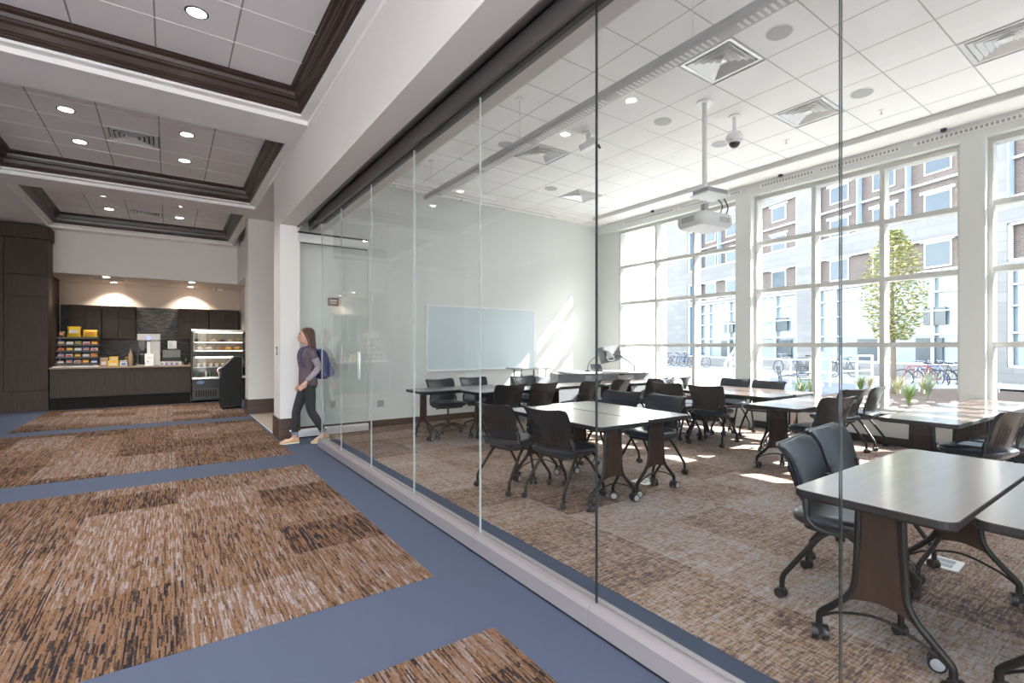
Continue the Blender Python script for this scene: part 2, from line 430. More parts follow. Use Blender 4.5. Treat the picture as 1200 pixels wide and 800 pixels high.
for y0, y1 in ((5.05, 8.04), (1.90, 4.76), (-1.21, 1.65)): sl.box(8.118, y0, .345, 8.152, y1, .434)
struct('trim_sill_band', sl, M_sill, 'dark brown band below the classroom window sill', 'trim')
cl = MB()
cl.box(1.985, -2.5, 4.31, 7.62, 8.3, 4.6); cl.box(7.62, -2.5, 4.20, 8.05, 8.7, 4.6); cl.box(1.985, 8.3, 4.215, 7.62, 8.7, 4.6)
ceil2 = struct('ceiling_classroom', cl, M_white, 'white classroom ceiling with square tiles and dropped edges', 'ceiling')
X0, Y0 = 3.5668, 1.4493
xs = cuts(1.985, 7.62, X0, T); ys = cuts(-2.5, 8.3, Y0, T)
def snap(x, o): return o + (math.floor((x - o) / T) + .5) * T
cvents = [(snap(4.47, X0), snap(2.92, Y0)), (snap(6.30, X0), snap(2.94, Y0)), (snap(4.4, X0), snap(5.92, Y0)), (snap(6.3, X0), snap(7.2, Y0)), (snap(6.3, X0), snap(1.12, Y0))]
lay('ceiling_tile', ceil2, xs, ys, 4.28, .02, M_tile, gap=.010, skip=cvents)
g = MB()
for x in xs[1:-1]: g.box(x-.006, -2.5, 4.279, x+.006, 8.3, 4.292)
for y in ys[1:-1]: g.box(1.985, y-.006, 4.2788, 7.62, y+.006, 4.292)
g.build('ceiling_grid', M_grid, ceil2)
MB().box(7.595, -2.5, 4.205, 7.62, 8.3, 4.30).build('edge_trim', mat('edge_trim_shade', (.60, .60, .58), .5), ceil2)  # grey carries the shade on this step face
struct('roof', MB().box(-6.2, -4.2, 4.6, 8.4, 17.8, 4.75).box(8.36, -4.2, 4.55, 9.22, 14, 4.75), M_wall, 'flat roof slab with an eave over the windows', 'roof')

# ---- classroom windows
GX = 8.27
def window(name, y0, y1, mulls, label):
    f = MB()
    f.box(8.16, y0, .465, 8.33, y0+.05, 4.0); f.box(8.16, y1-.05, .465, 8.33, y1, 4.0)
    f.box(8.16, y0+.05, .465, 8.33, y1-.05, .51); f.box(8.16, y0+.05, 3.93, 8.33, y1-.05, 4.0)
    o = struct(name, f, M_frame, label, 'window')
    mulls = sorted(mulls)
    ed = [y0+.05] + mulls + [y1-.05]
    for y in mulls: MB().box(8.16, y-.032, .51, 8.33, y+.032, 3.93).build('mullion', M_frame, o)
    zs = [.51, 1.42, 2.36, 3.18, 3.93]
    for i in range(len(ed) - 1):
        a = ed[i] + (.032 if i else 0); c = ed[i+1] - (.032 if i < len(ed) - 2 else 0)
        for z in zs[1:-1]: MB().box(8.17, a, z-.034, 8.325, c, z+.034).build('transom', M_frame, o)
        for k in range(4):
            z0 = zs[k] + (.034 if k else 0); z1 = zs[k+1] - (.034 if k < 3 else 0)
            MB().box(GX-.004, a+.001, z0+.001, GX+.004, c-.001, z1-.001).build('pane', M_wglass, o)
    return o
window('window_1', 5.05, 8.04, [6.97, 6.03], 'tall grid window in the corner next to the whiteboard wall')
window('window_2', 1.90, 4.76, [3.76, 2.81], 'tall grid window between the two pale pilasters')
window('window_3', -1.21, 1.65, [.70, -.25], 'tall grid window beyond the pilaster by the long table')
# linear slots above the windows
def slot_diffuser(y0, y1, label):
    o = empty('slot_diffuser', (8.05, (y0+y1)/2, 4.12), 0, label, 'air diffuser', 'linear air slots above the windows')
    L = (y1 - y0) / 2
    MB().box(-.012, -L, -.03, 0, L, .03).build('frame', M_white, o)
    sl = MB(); n = int(L * 2 / .05)
    for i in range(n): sl.box(-.014, -L+.02+i*.05, -.018, -.011, -L+.05+i*.05, .018)
    sl.build('slots', M_gplast, o)['kind'] = 'stuff'
for (y0, y1), wh in zip(((6.4, 7.8), (4.95, 6.3), (3.7, 4.6), (2.55, 3.6), (1.2, 2.4), (-.2, 1.1)),
                        ('corner half of the corner window', 'pilaster half of the corner window', 'corner side half of the middle window', 'far half of the middle window', 'pilaster by the sun striped table', 'window beyond the last pilaster')):
    slot_diffuser(y0, y1, 'narrow white linear air slot above the ' + wh)

# ---- glass partition
glass_edges = [7.40, 6.42, 5.28, 4.14, 2.99, 1.83, .70, -.44, -1.58]
def glass_panel(L, door=False, e0=None, e1=None):
    """panel standing in its own XZ... along local Y from 0 to -L, centred on x = 0"""
    e = empty('glass_panel')
    g = 0.003
    p = MB().mat(0).add([(-.006, -g, .12), (-.006, -L+g, .12), (-.006, -L+g, 3.12), (-.006, -g, 3.12)], [(0, 1, 2, 3)])
    p.add([(.006, -g, .12), (.006, -L+g, .12), (.006, -L+g, 3.12), (.006, -g, 3.12)], [(3, 2, 1, 0)])
    for mi, y in ((1, -g), (2, -L+g)): p.mat(mi).add([(-.006, y, .12), (.006, y, .12), (.006, y, 3.12), (-.006, y, 3.12)], [(0, 1, 2, 3)])
    p.mat(1)
    for z in (.12, 3.12): p.add([(-.006, -g, z), (.006, -g, z), (.006, -L+g, z), (-.006, -L+g, z)], [(0, 1, 2, 3)])
    p.build('pane', [M_glass, e0 or M_gedge_lit, e1 or M_gedge_lit], e)
    m = M_silver if door else M_alum; mt = M_silver if door else M_alumd
    prof = [(-.055, .018), (.055, .018), (.055, .105), (.040, .130), (.012, .130), (.012, .124), (-.012, .124), (-.012, .130), (-.040, .130), (-.055, .105)]
    def ext(pr): return MB().add([(x, -.0015, z) for x, z in pr] + [(x, -L+.0015, z) for x, z in pr],
        [tuple(range(len(pr))), tuple(range(2*len(pr)-1, len(pr)-1, -1))] + [(i, (i+1) % len(pr), len(pr)+(i+1) % len(pr), len(pr)+i) for i in range(len(pr))])
    ext(prof).build('bottom_rail', m, e)
    MB().box(-.045, -L, .002, .045, 0, .018).build('floor_seal', M_gap, e)
    zr = 2.99 if door else 3.105
    ext([(-.055, zr), (.055, zr), (.055, zr+.13), (-.055, zr+.13)]).build('top_rail', mt, e)
    if door: MB().box(-.05, -L, 3.121, .05, 0, 3.15).build('top_cap', M_black, e)
    MB().box(-.016, -L+.002, zr-.009, .016, -.002, zr).build('glazing_bead', M_black, e)
    return e
order = ['first', 'second', 'third', 'fourth', 'fifth', 'sixth', 'seventh', 'eighth']
for k in range(8):
    e = glass_panel(glass_edges[k] - glass_edges[k+1], False, M_gedge_shade if k >= 5 else None, M_gedge_shade if k >= 4 else None)
    e.location = (1.70, glass_edges[k], 0)
    tag(e, 'full height glass partition panel, %s along from the open doorway' % order[k], 'glass panel', 'fixed panels of the glass partition')
d = glass_panel(1.06, True); d.name = 'glass_door'; d.location = (1.57, 8.36, 0); d.rotation_euler = (0, 0, R(90))
tag(d, 'open full height glass door with silver rails and pull handle', 'glass door')
h = MB().cyl((-.045, -.92, .86), (-.045, -.92, 1.31), .013).cyl((-.045, -.92, .92), (0, -.92, .92), .008).cyl((-.045, -.92, 1.25), (0, -.92, 1.25), .008)
h.cyl((.045, -.92, .86), (.045, -.92, 1.31), .013).cyl((.045, -.92, .92), (0, -.92, .92), .008).cyl((.045, -.92, 1.25), (0, -.92, 1.25), .008)
h.build('pull_handle', M_chrome, d, smooth=40)
tr = MB()
tr.box(1.56, -4, 3.205, 1.585, 8.33, 3.23)
tr.box(1.775, -4, 3.205, 1.80, 8.33, 3.23)
tr.box(1.585, -4, 3.33, 1.775, 8.33, 3.345)
tr.box(1.60, -4, 3.245, 1.64, 8.33, 3.32); tr.box(1.72, -4, 3.245, 1.76, 8.33, 3.32)
struct('trim_ceiling_track', tr, M_alumd, 'dark overhead track carrying the glass partition panels', 'track')
# ================================================================== classroom furniture
M_vinyl = mat('blue_black_vinyl', (.018, .024, .034), .36, spec=.55, bump=.08, bscale=300)
M_shell = mat('dark_back_shell', (.017, .015, .014), .38, spec=.5)
M_tubem = mat('black_steel_tube', (.010, .010, .010), .42, .0, spec=.3)
M_caster = mat('caster_grey', (.34, .35, .35), .4)
M_lamin = wood_mat('table_laminate', (.125, .080, .062), (.175, .118, .094), .30, 0, 5, coat=.9, spec=.7, coat_rough=.16)
M_tedge = mat('table_edge', (.012, .011, .012), .5)
M_panel = wood_mat('table_leg_wood', (.028, .016, .012), (.047, .027, .020), .55, 2, 10, spec=.15)

def back_rows(inset, z0, z1, m=8, n=13, dy=0.0):
    rows = []
    for i in range(m):
        tz = i / (m - 1); z = z0 + (z1 - z0) * tz; tt = (z - .50) / .34
        row = []
        for k in range(n):
            s = -1 + 2 * k / (n - 1)
            hw = (.205 + .055 * tt + .012 * math.sin(PI * tt)) * inset
            zz = z + .022 * (s * s) * max(0, tt) * (1 if tz > .5 else tz * 2)
            if abs(s) > .85 and tz > .99: zz -= .016 * (abs(s) - .85) / .15
            y = -.195 - .115 * tt + .055 * s * s - .02 * max(0, tt - .75) * 4 * (.5 + abs(s)) + dy
            row.append((s * hw, y, zz))
        rows.append(row)
    return rows
def seat_loops(w, d, zs):
    rows = []
    for z, ins in zs: rows.append([(x, y, z) for x, y in rrect(w - 2*ins, d - 2*ins, .11, 6)])
    return rows
SEAT = MB()
_r = seat_loops(.50, .485, [(.424, .06), (.428, .024), (.446, .004), (.474, 0), (.488, .010), (.496, .04), (.494, .10)])
SEAT.grid(_r, closed_u=True)
SEAT.add(_r[0], [tuple(range(len(_r[0]) - 1, -1, -1))]); SEAT.add(_r[-1], [tuple(range(len(_r[-1])))])
SEAT_ME = SEAT.mesh('seat', M_vinyl, 50)
SHELL_ME = MB().shell(back_rows(1.0, .50, .84), lambda i, k: (0, -.014, 0)).mesh('backrest', M_shell, 50)
PAD_ME = MB().shell(back_rows(.96, .565, .836, dy=.002), lambda i, k: (0, .02, 0)).mesh('back_pad', M_vinyl, 60)
_s = MB()
for s in (-.78, -.66, -.54, -.42, -.30, .30, .42, .54, .66, .78):
    pts = []
    for z in (.545, .59, .64, .69, .73 if abs(s) > .5 else .70):
        tt = (z - .50) / .34; hw = .205 + .055 * tt + .012 * math.sin(PI * tt); y = -.195 - .115 * tt + .055 * s * s - .016
        pts.append([(s*hw - .005, y, z), (s*hw + .005, y, z)])
    _s.shell(pts, lambda i, k: (0, -.0015, 0))
SLOT_ME = _s.mesh('vent_slots', M_gap)
def caster_mesh(r, m_wheel, name='caster'):
    b = MB()
    b.mat(0)
    for sx in (-1, 1):
        Mx = Matrix.Translation((sx * r * .62, -r * .25, r)) @ Matrix.Rotation(PI/2, 4, 'Y')
        b.mat(0).lathe([(r*.96, -r*.38), (r, -r*.30), (r, r*.30), (r*.96, r*.38)], 14, Mx)
        b.mat(1).lathe([(r*.72, -r*.40), (r*.72, r*.40)], 12, Mx)
    b.mat(0).cyl((0, 0, r*.9), (0, 0, r*2.5), r*.42, 8)
    b.cbox((0, -r*.2, r*1.35), (r*.5, r*1.5, r*1.1))
    return b.mesh(name, [M_black, m_wheel], 40)
CASTER_ME = caster_mesh(.027, M_black); TCASTER_ME = caster_mesh(.036, M_caster)
LEGM = {}
for sx in (-1, 1):
    for sy in (-1, 1):
        p = smooth_path([(sx*.175, sy*.015, .415), (sx*.20, sy*.09, .375), (sx*.232, sy*.235, .175), (sx*.240, sy*.268, .12), (sx*.240, sy*.272, .06)], 4)
        LEGM[(sx, sy)] = MB().tube(p, .0145, 8).mesh('leg', M_tubem, 60)
BRK = {}
for sx in (-1, 1):
    p = smooth_path([(sx*.205, -.165, .60), (sx*.232, -.150, .545), (sx*.240, -.140, .47), (sx*.232, -.085, .425), (sx*.19, .02, .41)], 4)
    b = MB().tube(p, [.020]*6 + [.015]*(len(p)-6), 8)
    b.cbox((sx*.218, -.158, .585), (.03, .022, .085))
    BRK[sx] = b.mesh('back_bracket', M_black, 50)
PAN_ME = MB().prism(rrect(.40, .38, .08), .400, .426).box(-.205, -.02, .39, .205, .02, .408).mesh('seat_pan', M_black)
def chair(x, y, rz, label, group, task=False):
    e = empty('nesting_chair' if not task else 'task_chair', (x, y, 0), R(rz), label, 'chair', group)
    inst('seat', SEAT_ME, e); inst('seat_pan', PAN_ME, e)
    b = inst('backrest', SHELL_ME, e); inst('vent_slots', SLOT_ME, b)
    inst('back_pad', PAD_ME, e)
    for sx in (-1, 1): inst('back_bracket', BRK[sx], e)
    if not task:
        for (sx, sy), me in LEGM.items():
            l = inst('leg', me, e); inst('caster', CASTER_ME, l, (sx*.240, sy*.272, 0.004), rnd.uniform(-1, 1))
    else:
        inst('column', COLUMN_ME, e)
        for k in range(5):
            l = inst('base_leg', STAR_ME, e, (0, 0, 0), R(72*k + 20)); inst('caster', CASTER_ME, l, (0, .27, .004), rnd.uniform(-1, 1))
        inst('lever', LEVER_ME, e)
    return e
COLUMN_ME = MB().cyl((0, 0, .075), (0, 0, .25), .027).cyl((0, 0, .25), (0, 0, .41), .016).prism(rrect(.16, .16, .03), .385, .41).lathe([(.045, .075), (.045, .13), (.03, .15)], 12).mesh('column', M_black, 40)
STAR_ME = MB().tube(smooth_path([(0, .02, .12), (0, .10, .125), (0, .20, .10), (0, .27, .065)], 4), [.020]*6 + [.015]*7, 8).mesh('base_leg', M_tubem, 50)
LEVER_ME = MB().tube([(.05, 0, .40), (.20, .02, .385), (.235, .02, .385)], .006, 6).mesh('lever', M_black)

# ---- tables
def table_leg_mesh():
    P = MB()          # panel in the YZ plane at x = 0, arched bottom
    n = 12; rows = []
    for x in (-.006, .006):
        pass
    top = [( .066, .690), (-.066, .690)]
    left = [(-.066 - .008*(i/6) - .055 * (i / 6) ** 3, .70 - .46 * i / 6) for i in range(1, 7)]
    arch = [(-.131 + .262 * i / 8, .24 + .030 * math.sin(PI * i / 8)) for i in range(1, 8)]
    right = [(-y, z) for y, z in reversed(left)]
    poly = top + left + arch + right
    nn = len(poly)
    P.add([(-.007, y, z) for y, z in poly] + [(.007, y, z) for y, z in poly],
          [tuple(range(nn)), tuple(range(2*nn-1, nn-1, -1))] + [(i, (i+1) % nn, nn+(i+1) % nn, nn+i) for i in range(nn)])
    panel = P.mesh('leg_panel', M_panel)
    side = []
    for s in (-1, 1):
        p = smooth_path([(0, s*.084, .698), (0, s*.090, .50), (0, s*.100, .33), (0, s*.130, .255), (0, s*.19, .190), (0, s*.245, .135), (0, s*.256, .11), (0, s*.256, .082)], 4)
        side.append(MB().tube(p, .016, 8).mesh('leg_tube', M_tubem, 60))
    arc = MB().tube(smooth_path([(0, -.245, .115), (0, -.16, .165), (0, 0, .205), (0, .16, .165), (0, .245, .115)], 5), .0065, 6)
    arc.tube(smooth_path([(0, -.128, .248), (0, -.06, .268), (0, 0, .276), (0, .06, .268), (0, .128, .248)], 4), .007, 6)
    arcm = arc.mesh('stretcher', M_tubem, 60)
    return panel, side, arcm
LEG_PANEL, LEG_SIDE, LEG_ARC = table_leg_mesh()
INNER = MB().tube(smooth_path([(0, -.085, .29), (.04, -.10, .24), (.11, -.13, .17), (.155, -.15, .12), (.16, -.152, .08)], 4), .0135, 8).mesh('inner_foot', M_tubem, 60)
def top_mesh(L, W):
    b = MB(); pts = rrect(L, W, .055, 5); n = len(pts)
    ins = lambda d: rrect(L - 2*d, W - 2*d, .055 - d, 5)
    lo = [(x, y, .702) for x, y in ins(.008)]; a = [(x, y, .712) for x, y in pts]; c = [(x, y, .737) for x, y in pts]; t = [(x, y, .741) for x, y in ins(.003)]
    b.mat(1).grid([lo, a, c, t], closed_u=True); b.add(lo, [tuple(range(n-1, -1, -1))])
    b.mat(0).add(t, [tuple(range(n))])
    return b.mesh('table_top', [M_lamin, M_tedge])
TOPS = {}
def table(cx, cy, rz, label, L=1.50, W=.61, group='flip top classroom tables'):
    e = empty('training_table', (cx, cy, 0), R(rz), label, 'table', group)
    if (L, W) not in TOPS: TOPS[(L, W)] = top_mesh(L, W)
    inst('table_top', TOPS[(L, W)], e)
    for s in (-1, 1):
        x = s * (L/2 - .17)
        pn = inst('leg_panel', LEG_PANEL, e, (x, 0, 0))
        for k, m in enumerate(LEG_SIDE):
            t = inst('leg_tube', m, e, (x, 0, 0)); inst('caster', TCASTER_ME, t, (0, (-.256, .256)[k], .004), rnd.uniform(-1.4, 1.4))
        inst('stretcher', LEG_ARC, e, (x, 0, 0))
        f = inst('inner_foot', INNER, e, (x, 0, 0), 0 if s < 0 else PI); inst('caster', TCASTER_ME, f, (.16, -.152, .004), rnd.uniform(-1, 1))
    MB().box(-L/2+.14, -.03, .662, L/2-.14, .03, .7015).build('beam', M_black, e)
    for s in (-1, 1): MB().box(s*(L/2-.17)-.03, -.13, .690, s*(L/2-.17)+.03, .13, .7015).build('bracket', M_black, e)
    return e
def mid(x0, x1, y0, y1): return (x0+x1)/2, (y0+y1)/2
table(*mid(2.32, 3.82, .56, 1.17), 0, 'brown table whose end corner almost meets the sixth glass panel, two chairs behind it')
table(*mid(2.45, 3.95, -.065, .545), 0, 'brown table pushed against the table that has two chairs behind it')
table(*mid(2.80, 3.41, 2.95, 4.45), 88.5, 'brown table beside two chairs that back onto the glass partition')
table(*mid(3.425, 4.035, 3.0, 4.5), 88.5, 'brown table beside two chairs facing the glass partition')
table(*mid(2.90, 4.40, 6.82, 7.43), 0, 'dark table under the whiteboard with two swivel chairs')
table(*mid(3.50, 5.00, 6.19, 6.80), -1, 'dark table next to the whiteboard table, two chairs on its projector side')
table(*mid(5.03, 6.53, 6.32, 6.93), 0, 'dark table in front of the raised shelf of the instructor desk')
table(*mid(6.56, 8.06, 6.12, 6.73), 0, 'dark table in the window corner in front of the instructor desk')
table(*mid(6.16, 6.77, 3.36, 4.86), 90, 'brown table on the room side of the pair at the middle windows')
table(*mid(6.785, 7.395, 3.38, 4.88), 90, 'brown table on the window side of the pair at the middle windows')
table(*mid(5.25, 6.75, 2.57, 3.18), 0, 'brown table standing end on before the pair at the middle windows')
table(*mid(5.27, 6.77, 1.23, 1.84), -2, 'brown table reaching towards the pilaster with sun stripes on its top')
table(*mid(6.80, 8.02, 1.18, 1.79), -2, 'short brown table end against the pilaster window', L=1.22)

GA = 'chairs at the glass side tables'
chair(2.77, 4.195, -82, 'black chair with its back to the glass, the one closer to the whiteboard', GA)
chair(2.935, 3.59, -82, 'black chair with its back to the glass, the one farther from the whiteboard', GA)
chair(4.18, 4.27, 104, 'dark chair facing the glass across the paired tables, closer to the whiteboard', GA)
chair(4.22, 3.67, 92, 'dark chair facing the glass across the paired tables, beside the floor outlet', GA)
GB = 'chairs at the middle window tables'
chair(6.285, 4.305, -78, 'dark chair seen from behind, pushed in at the middle window tables nearest the projector', GB)
chair(6.29, 4.965, -84, 'dark chair seen from behind with a bright spot on its back', GB)
chair(7.437, 4.812, 95, 'blue grey chair with its back to the windows next to the pilaster', GB)
chair(7.37, 4.17, 99, 'blue grey chair with its back to the middle windows, beside the outdoor patio chair', GB)
chair(6.80, 5.20, 182, 'dark chair at the whiteboard end of the middle window tables', GB)
chair(5.912, 2.682, -15, 'dark slotted chair tucked under the table that stands end on', GB)
chair(7.10, 3.00, -12, 'dark chair by the windows with tilted back, the fuller seen of two', GB)
chair(7.74, 2.97, 6, 'dark chair by the windows half hidden behind its neighbour', GB)
GC = 'chairs at the near tables'
chair(3.01, 1.20, 190, 'black padded chair behind the table end at the sixth glass panel, its legs in view', GC)
chair(3.60, 1.30, 182, 'black padded chair behind the near table with its seat hidden by its neighbour', GC)
chair(5.86, 1.26, -10, 'dark slotted chair at the table with sun stripes, farther from the pilaster', GC)
chair(6.446, 1.17, -5, 'dark chair at the table with sun stripes, closer to the pilaster', GC)
GD = 'chairs at the whiteboard side tables'
chair(3.66, 7.50, 184, 'blue swivel chair with star base under the left part of the whiteboard', GD, True)
chair(4.30, 7.58, 176, 'blue swivel chair with star base under the middle of the whiteboard', GD, True)
chair(5.24, 7.38, 178, 'blue chair in the sun patch under the end of the whiteboard', GD)
chair(3.968, 6.358, 0, 'dark chair seen from behind facing the whiteboard, beside the glass side pair', GD)
chair(4.552, 6.328, 4, 'dark chair seen from behind facing the whiteboard, next to the reddish table', GD)
chair(5.38, 6.22, 12, 'dark chair facing the instructor desk, on the whiteboard side', GD)
chair(6.08, 6.22, 12, 'dark chair facing the instructor desk with a bright lit pad edge', GD)
chair(6.80, 6.03, 2, 'dark chair facing the window corner table, farther from the windows', GD)
chair(7.41, 6.00, -2, 'dark chair facing the window corner table, closer to the windows', GD)

# ---- whiteboard
wb = empty('whiteboard', (5.03, 8.70, 1.555), 0, 'pale glossy whiteboard in a silver frame on the classroom wall', 'whiteboard')
MB().box(-1.215, -.014, -.60, 1.215, -.001, .60).build('board', mat('whiteboard_face', (.56, .64, .68), .18, spec=.6), wb)
f = MB()
for q in ((-1.23, -.022, -.615, 1.23, -.001, -.597), (-1.23, -.022, .597, 1.23, -.001, .615), (-1.23, -.022, -.597, -1.212, -.001, .597), (1.212, -.022, -.597, 1.23, -.001, .597)): f.box(*q)
f.build('frame', M_silver, wb)
MB().box(-1.15, -.055, -.625, 1.15, -.022, -.612).build('pen_tray', M_silver, wb)

# ---- instructor desk
M_desk = mat('desk_grey', (.17, .175, .19), .45); M_desktop = mat('desk_top', (.42, .42, .44), .3, coat=.4)
dk = empty('instructor_desk', (7.02, 7.42, 0), R(-20), 'grey instructor desk with curved top in the corner by the window', 'desk')
MB().prism([(-.85, -.30), (-.6, -.36), (.6, -.36), (.85, -.30), (.85, .34), (-.85, .34)], .86, .90).build('desk_top', M_desktop, dk, bevel=.008)
for x in (-.70, 0, .70): MB().box(x-.30, -.24, .02, x+.30, .28, .858).build('cabinet', M_desk, dk, bevel=.006)
for x in (-.42, .28): MB().box(x-.02, -.262, .06, x+.32, -.242, .82).build('door_panel', mat('desk_pale', (.34, .35, .37), .4), dk)
rs = empty('lectern_shelf', (5.62, 7.95, 0), R(-14), 'grey side cabinet with a raised sloping shelf on short posts', 'lectern')
MB().box(-.32, -.26, .0, .32, .26, .80).build('cabinet', M_desk, rs, bevel=.006)
MB().prism([(-.40, -.28), (.38, -.34), (.42, .26), (-.40, .28)], .955, .985).build('shelf', M_desktop, rs, bevel=.006)
for x, y in ((-.25, -.2), (.25, -.22), (-.25, .2), (.25, .2), (0, -.21)): MB().cyl((x, y, .80), (x, y, .955), .014).build('post', M_black, rs, smooth=40)
mo = empty('monitor', (7.20, 7.15, .90), R(-20), 'flat monitor seen from behind on a jointed desk arm', 'monitor')
Mt = Matrix.Translation((-.16, 0, .34)) @ Matrix.Rotation(R(-10), 4, 'Y') @ Matrix.Rotation(R(-12), 4, 'X')
MB().prism(rrect(.46, .32, .02), -.02, .02, Mt @ Matrix.Rotation(PI/2, 4, 'X')).build('screen_back', mat('monitor_dark', (.10, .11, .12), .5), mo)
MB().prism(rrect(.16, .16, .03), .02, .045, Mt @ Matrix.Rotation(PI/2, 4, 'X')).build('mount_plate', M_steel, mo)
MB().tube([(.42, .05, 0), (.42, .05, .10), (.22, .02, .22), (.02, -.05, .33), (-.10, -.05, .34)], .022, 8).build('arm', MATS['monitor_dark'], mo, smooth=50)
MB().tube(smooth_path([(-.15, -.05, .33), (-.10, -.10, .24), (-.22, -.10, .22), (-.26, -.06, .30)], 4), .009, 6).build('cable', M_wplast, mo, smooth=50)
lp = empty('tablet', (6.78, 7.30, .912), R(-10), 'small dark touch panel tilted up on the instructor desk', 'touch panel')
Mt = Matrix.Translation((0, 0, .06)) @ Matrix.Rotation(R(55), 4, 'X')
MB().prism(rrect(.24, .16, .01), -.008, .008, Mt).build('body', M_black, lp); MB().prism(rrect(.22, .14, .005), .008, .010, Mt).build('screen', mat('dark_screen', (.05, .06, .08), .2), lp)
MB().cbox((0, .03, .02), (.14, .06, .04)).build('stand', M_gplast, lp)
mc = empty('gooseneck_microphone', (6.60, 7.36, .90), 0, 'thin gooseneck microphone bending up from the instructor desk', 'microphone')
MB().lathe([(.05, 0), (.05, .02), (.02, .03)], 14).build('base', M_black, mc, smooth=40)
MB().tube(smooth_path([(0, 0, .02), (.02, 0, .14), (.12, 0, .24), (.30, 0, .32)], 5), .006, 6).build('neck', M_black, mc)
MB().lathe([(.008, -.03), (.016, -.02), (.016, .03), (.006, .04)], 10, Matrix.Translation((.33, 0, .335)) @ Matrix.Rotation(R(70), 4, 'Y')).build('head', mat('mic_red', (.45, .10, .06), .5), mc)

# ---- floor outlets
for x, y, rz, lb in ((3.92, 3.5, 5, 'white floor outlet plate beside the chair facing the glass'), (4.04, 6.95, 0, 'white floor outlet plate below the whiteboard tables'), (3.98, 1.03, 3, 'white floor outlet plate under the near table')):
    o = empty('floor_outlet', (x, y, .0045), R(rz), lb, 'floor outlet', 'floor outlet plates')
    MB().prism(rrect(.20, .20, .015), 0, .006).build('plate', M_wplast, o)
    MB().box(-.07, -.06, .006, -.01, .06, .0075).box(.01, -.06, .006, .07, .06, .0075).build('socket_lid', M_gplast, o)
# ---- wall plates on the whiteboard wall
for x, z, wd, hh, lb in ((2.17, .44, .075, .115, 'grey outlet plate low on the wall behind the glass door'), (2.96, .40, .115, .115, 'double grey outlet plate low on the wall left of the whiteboard'), (2.17, 1.15, .09, .115, 'grey switch plate on the wall behind the glass door'), (4.95, .36, .075, .115, 'white outlet plate low on the wall under the whiteboard')):
    o = empty('wall_outlet', (x, 8.70, z), 0, lb, 'wall outlet')
    MB().box(-wd/2, -.008, -hh/2, wd/2, -.0005, hh/2).build('plate', mat('outlet_grey', (.36, .36, .34), .4), o, bevel=.002)
    b = MB()
    for sx in ((-.028, .028) if wd > .1 else (0,)):
        for s in (-.025, .025): b.box(sx-.014, -.011, s-.015, sx+.014, -.008, s+.015)
    b.build('sockets', M_gplast, o)
sg = empty('room_sign', (2.17, 8.70, 2.13), 0, 'small maroon sign with pale marks on the wall behind the glass door', 'sign')
MB().box(-.085, -.022, -.07, .085, -.001, .07).build('plate', mat('maroon_sign', (.16, .035, .035), .4), sg, bevel=.004)
b = MB().box(-.055, -.025, .01, .055, -.022, .035)
for x in (-.045, -.02, .005, .03): b.box(x, -.025, -.03, x+.016, -.022, -.005)
b.build('pale_marks', M_wplast, sg)
o = empty('light_switch', (1.33, 8.60, 1.33), 0, 'dark switch plate on the side of the white pier', 'switch')
MB().box(-.010, -.04, -.065, -.0005, .04, .065).build('plate', M_alumd, o, bevel=.002); MB().box(-.016, -.012, -.03, -.010, .012, .03).build('rocker', M_wplast, o)
o = empty('door_stop', (1.47, 8.312, .12), 0, 'round chrome door stop on the dark pier base', 'door stop')
MB().lathe([(.035, 0), (.035, .012), (.022, .03), (.0, .034)], 16, Matrix.Rotation(PI/2, 4, 'X')).build('bumper', M_chrome, o, smooth=40)

# ---- ceiling fittings in the classroom
def vent(name, cx, cy, z, size, label, cat, m=None, group=None, rows=4):
    o = empty(name, (cx, cy, z), 0, label, cat, group)
    h = size / 2
    def sq(a, zz): return [(-a, -a, zz), (a, -a, zz), (a, a, zz), (-a, a, zz)]
    MB().grid([sq(h, 0), sq(h, .012), sq(h*.86, .012), sq(h*.86, .05)], closed_u=True).build('frame', m or M_white, o)
    MB().box(-h*.9, -h*.9, .05, h*.9, h*.9, .06).build('backing', mat('vent_dark', (.10, .10, .10), .8), o)
    for i in range(rows):
        a = h * (.80 - .18 * i)
        MB().shell([sq(a, .002)+[sq(a, .002)[0]], sq(a-.034, .028)+[sq(a-.034, .028)[0]]], lambda i_, k_: (0, 0, .004)).build('blade', m or M_white, o)
    MB().add([(-.045, -.045, .014), (.045, -.045, .014), (.045, .045, .014), (-.045, .045, .014), (0, 0, .0)], [(0, 1, 4), (1, 2, 4), (2, 3, 4), (3, 0, 4), (3, 2, 1, 0)]).build('cone', m or M_white, o)
    return o
M_alv = mat('vent_white', (.74, .75, .75), .3, .25)
vl = ['square ceiling air diffuser above the glass side tables', 'square ceiling air diffuser between dome camera and window cove', 'square ceiling air diffuser beside the pendant light towards the whiteboard',
      'square ceiling air diffuser closest to the whiteboard wall', 'square ceiling air diffuser above the near tables by the pilaster']
for (x, y), lb in zip(cvents, vl): vent('air_diffuser', x, y, 4.268, .60, lb, 'air diffuser', M_alv, 'classroom ceiling diffusers')
spk = [(4.48, 2.37, 'round ceiling speaker beside the diffuser over the glass side tables'), (5.06, 4.2, 'round ceiling speaker next to the projector pole'), (6.27, 4.18, 'round ceiling speaker next to the dome camera'), (6.3, 2.37, 'round ceiling speaker between two window side diffusers'), (3.85, 6.03, 'round ceiling speaker touching the line of the pendant light'), (5.58, 7.22, 'round ceiling speaker closest to the whiteboard wall')]
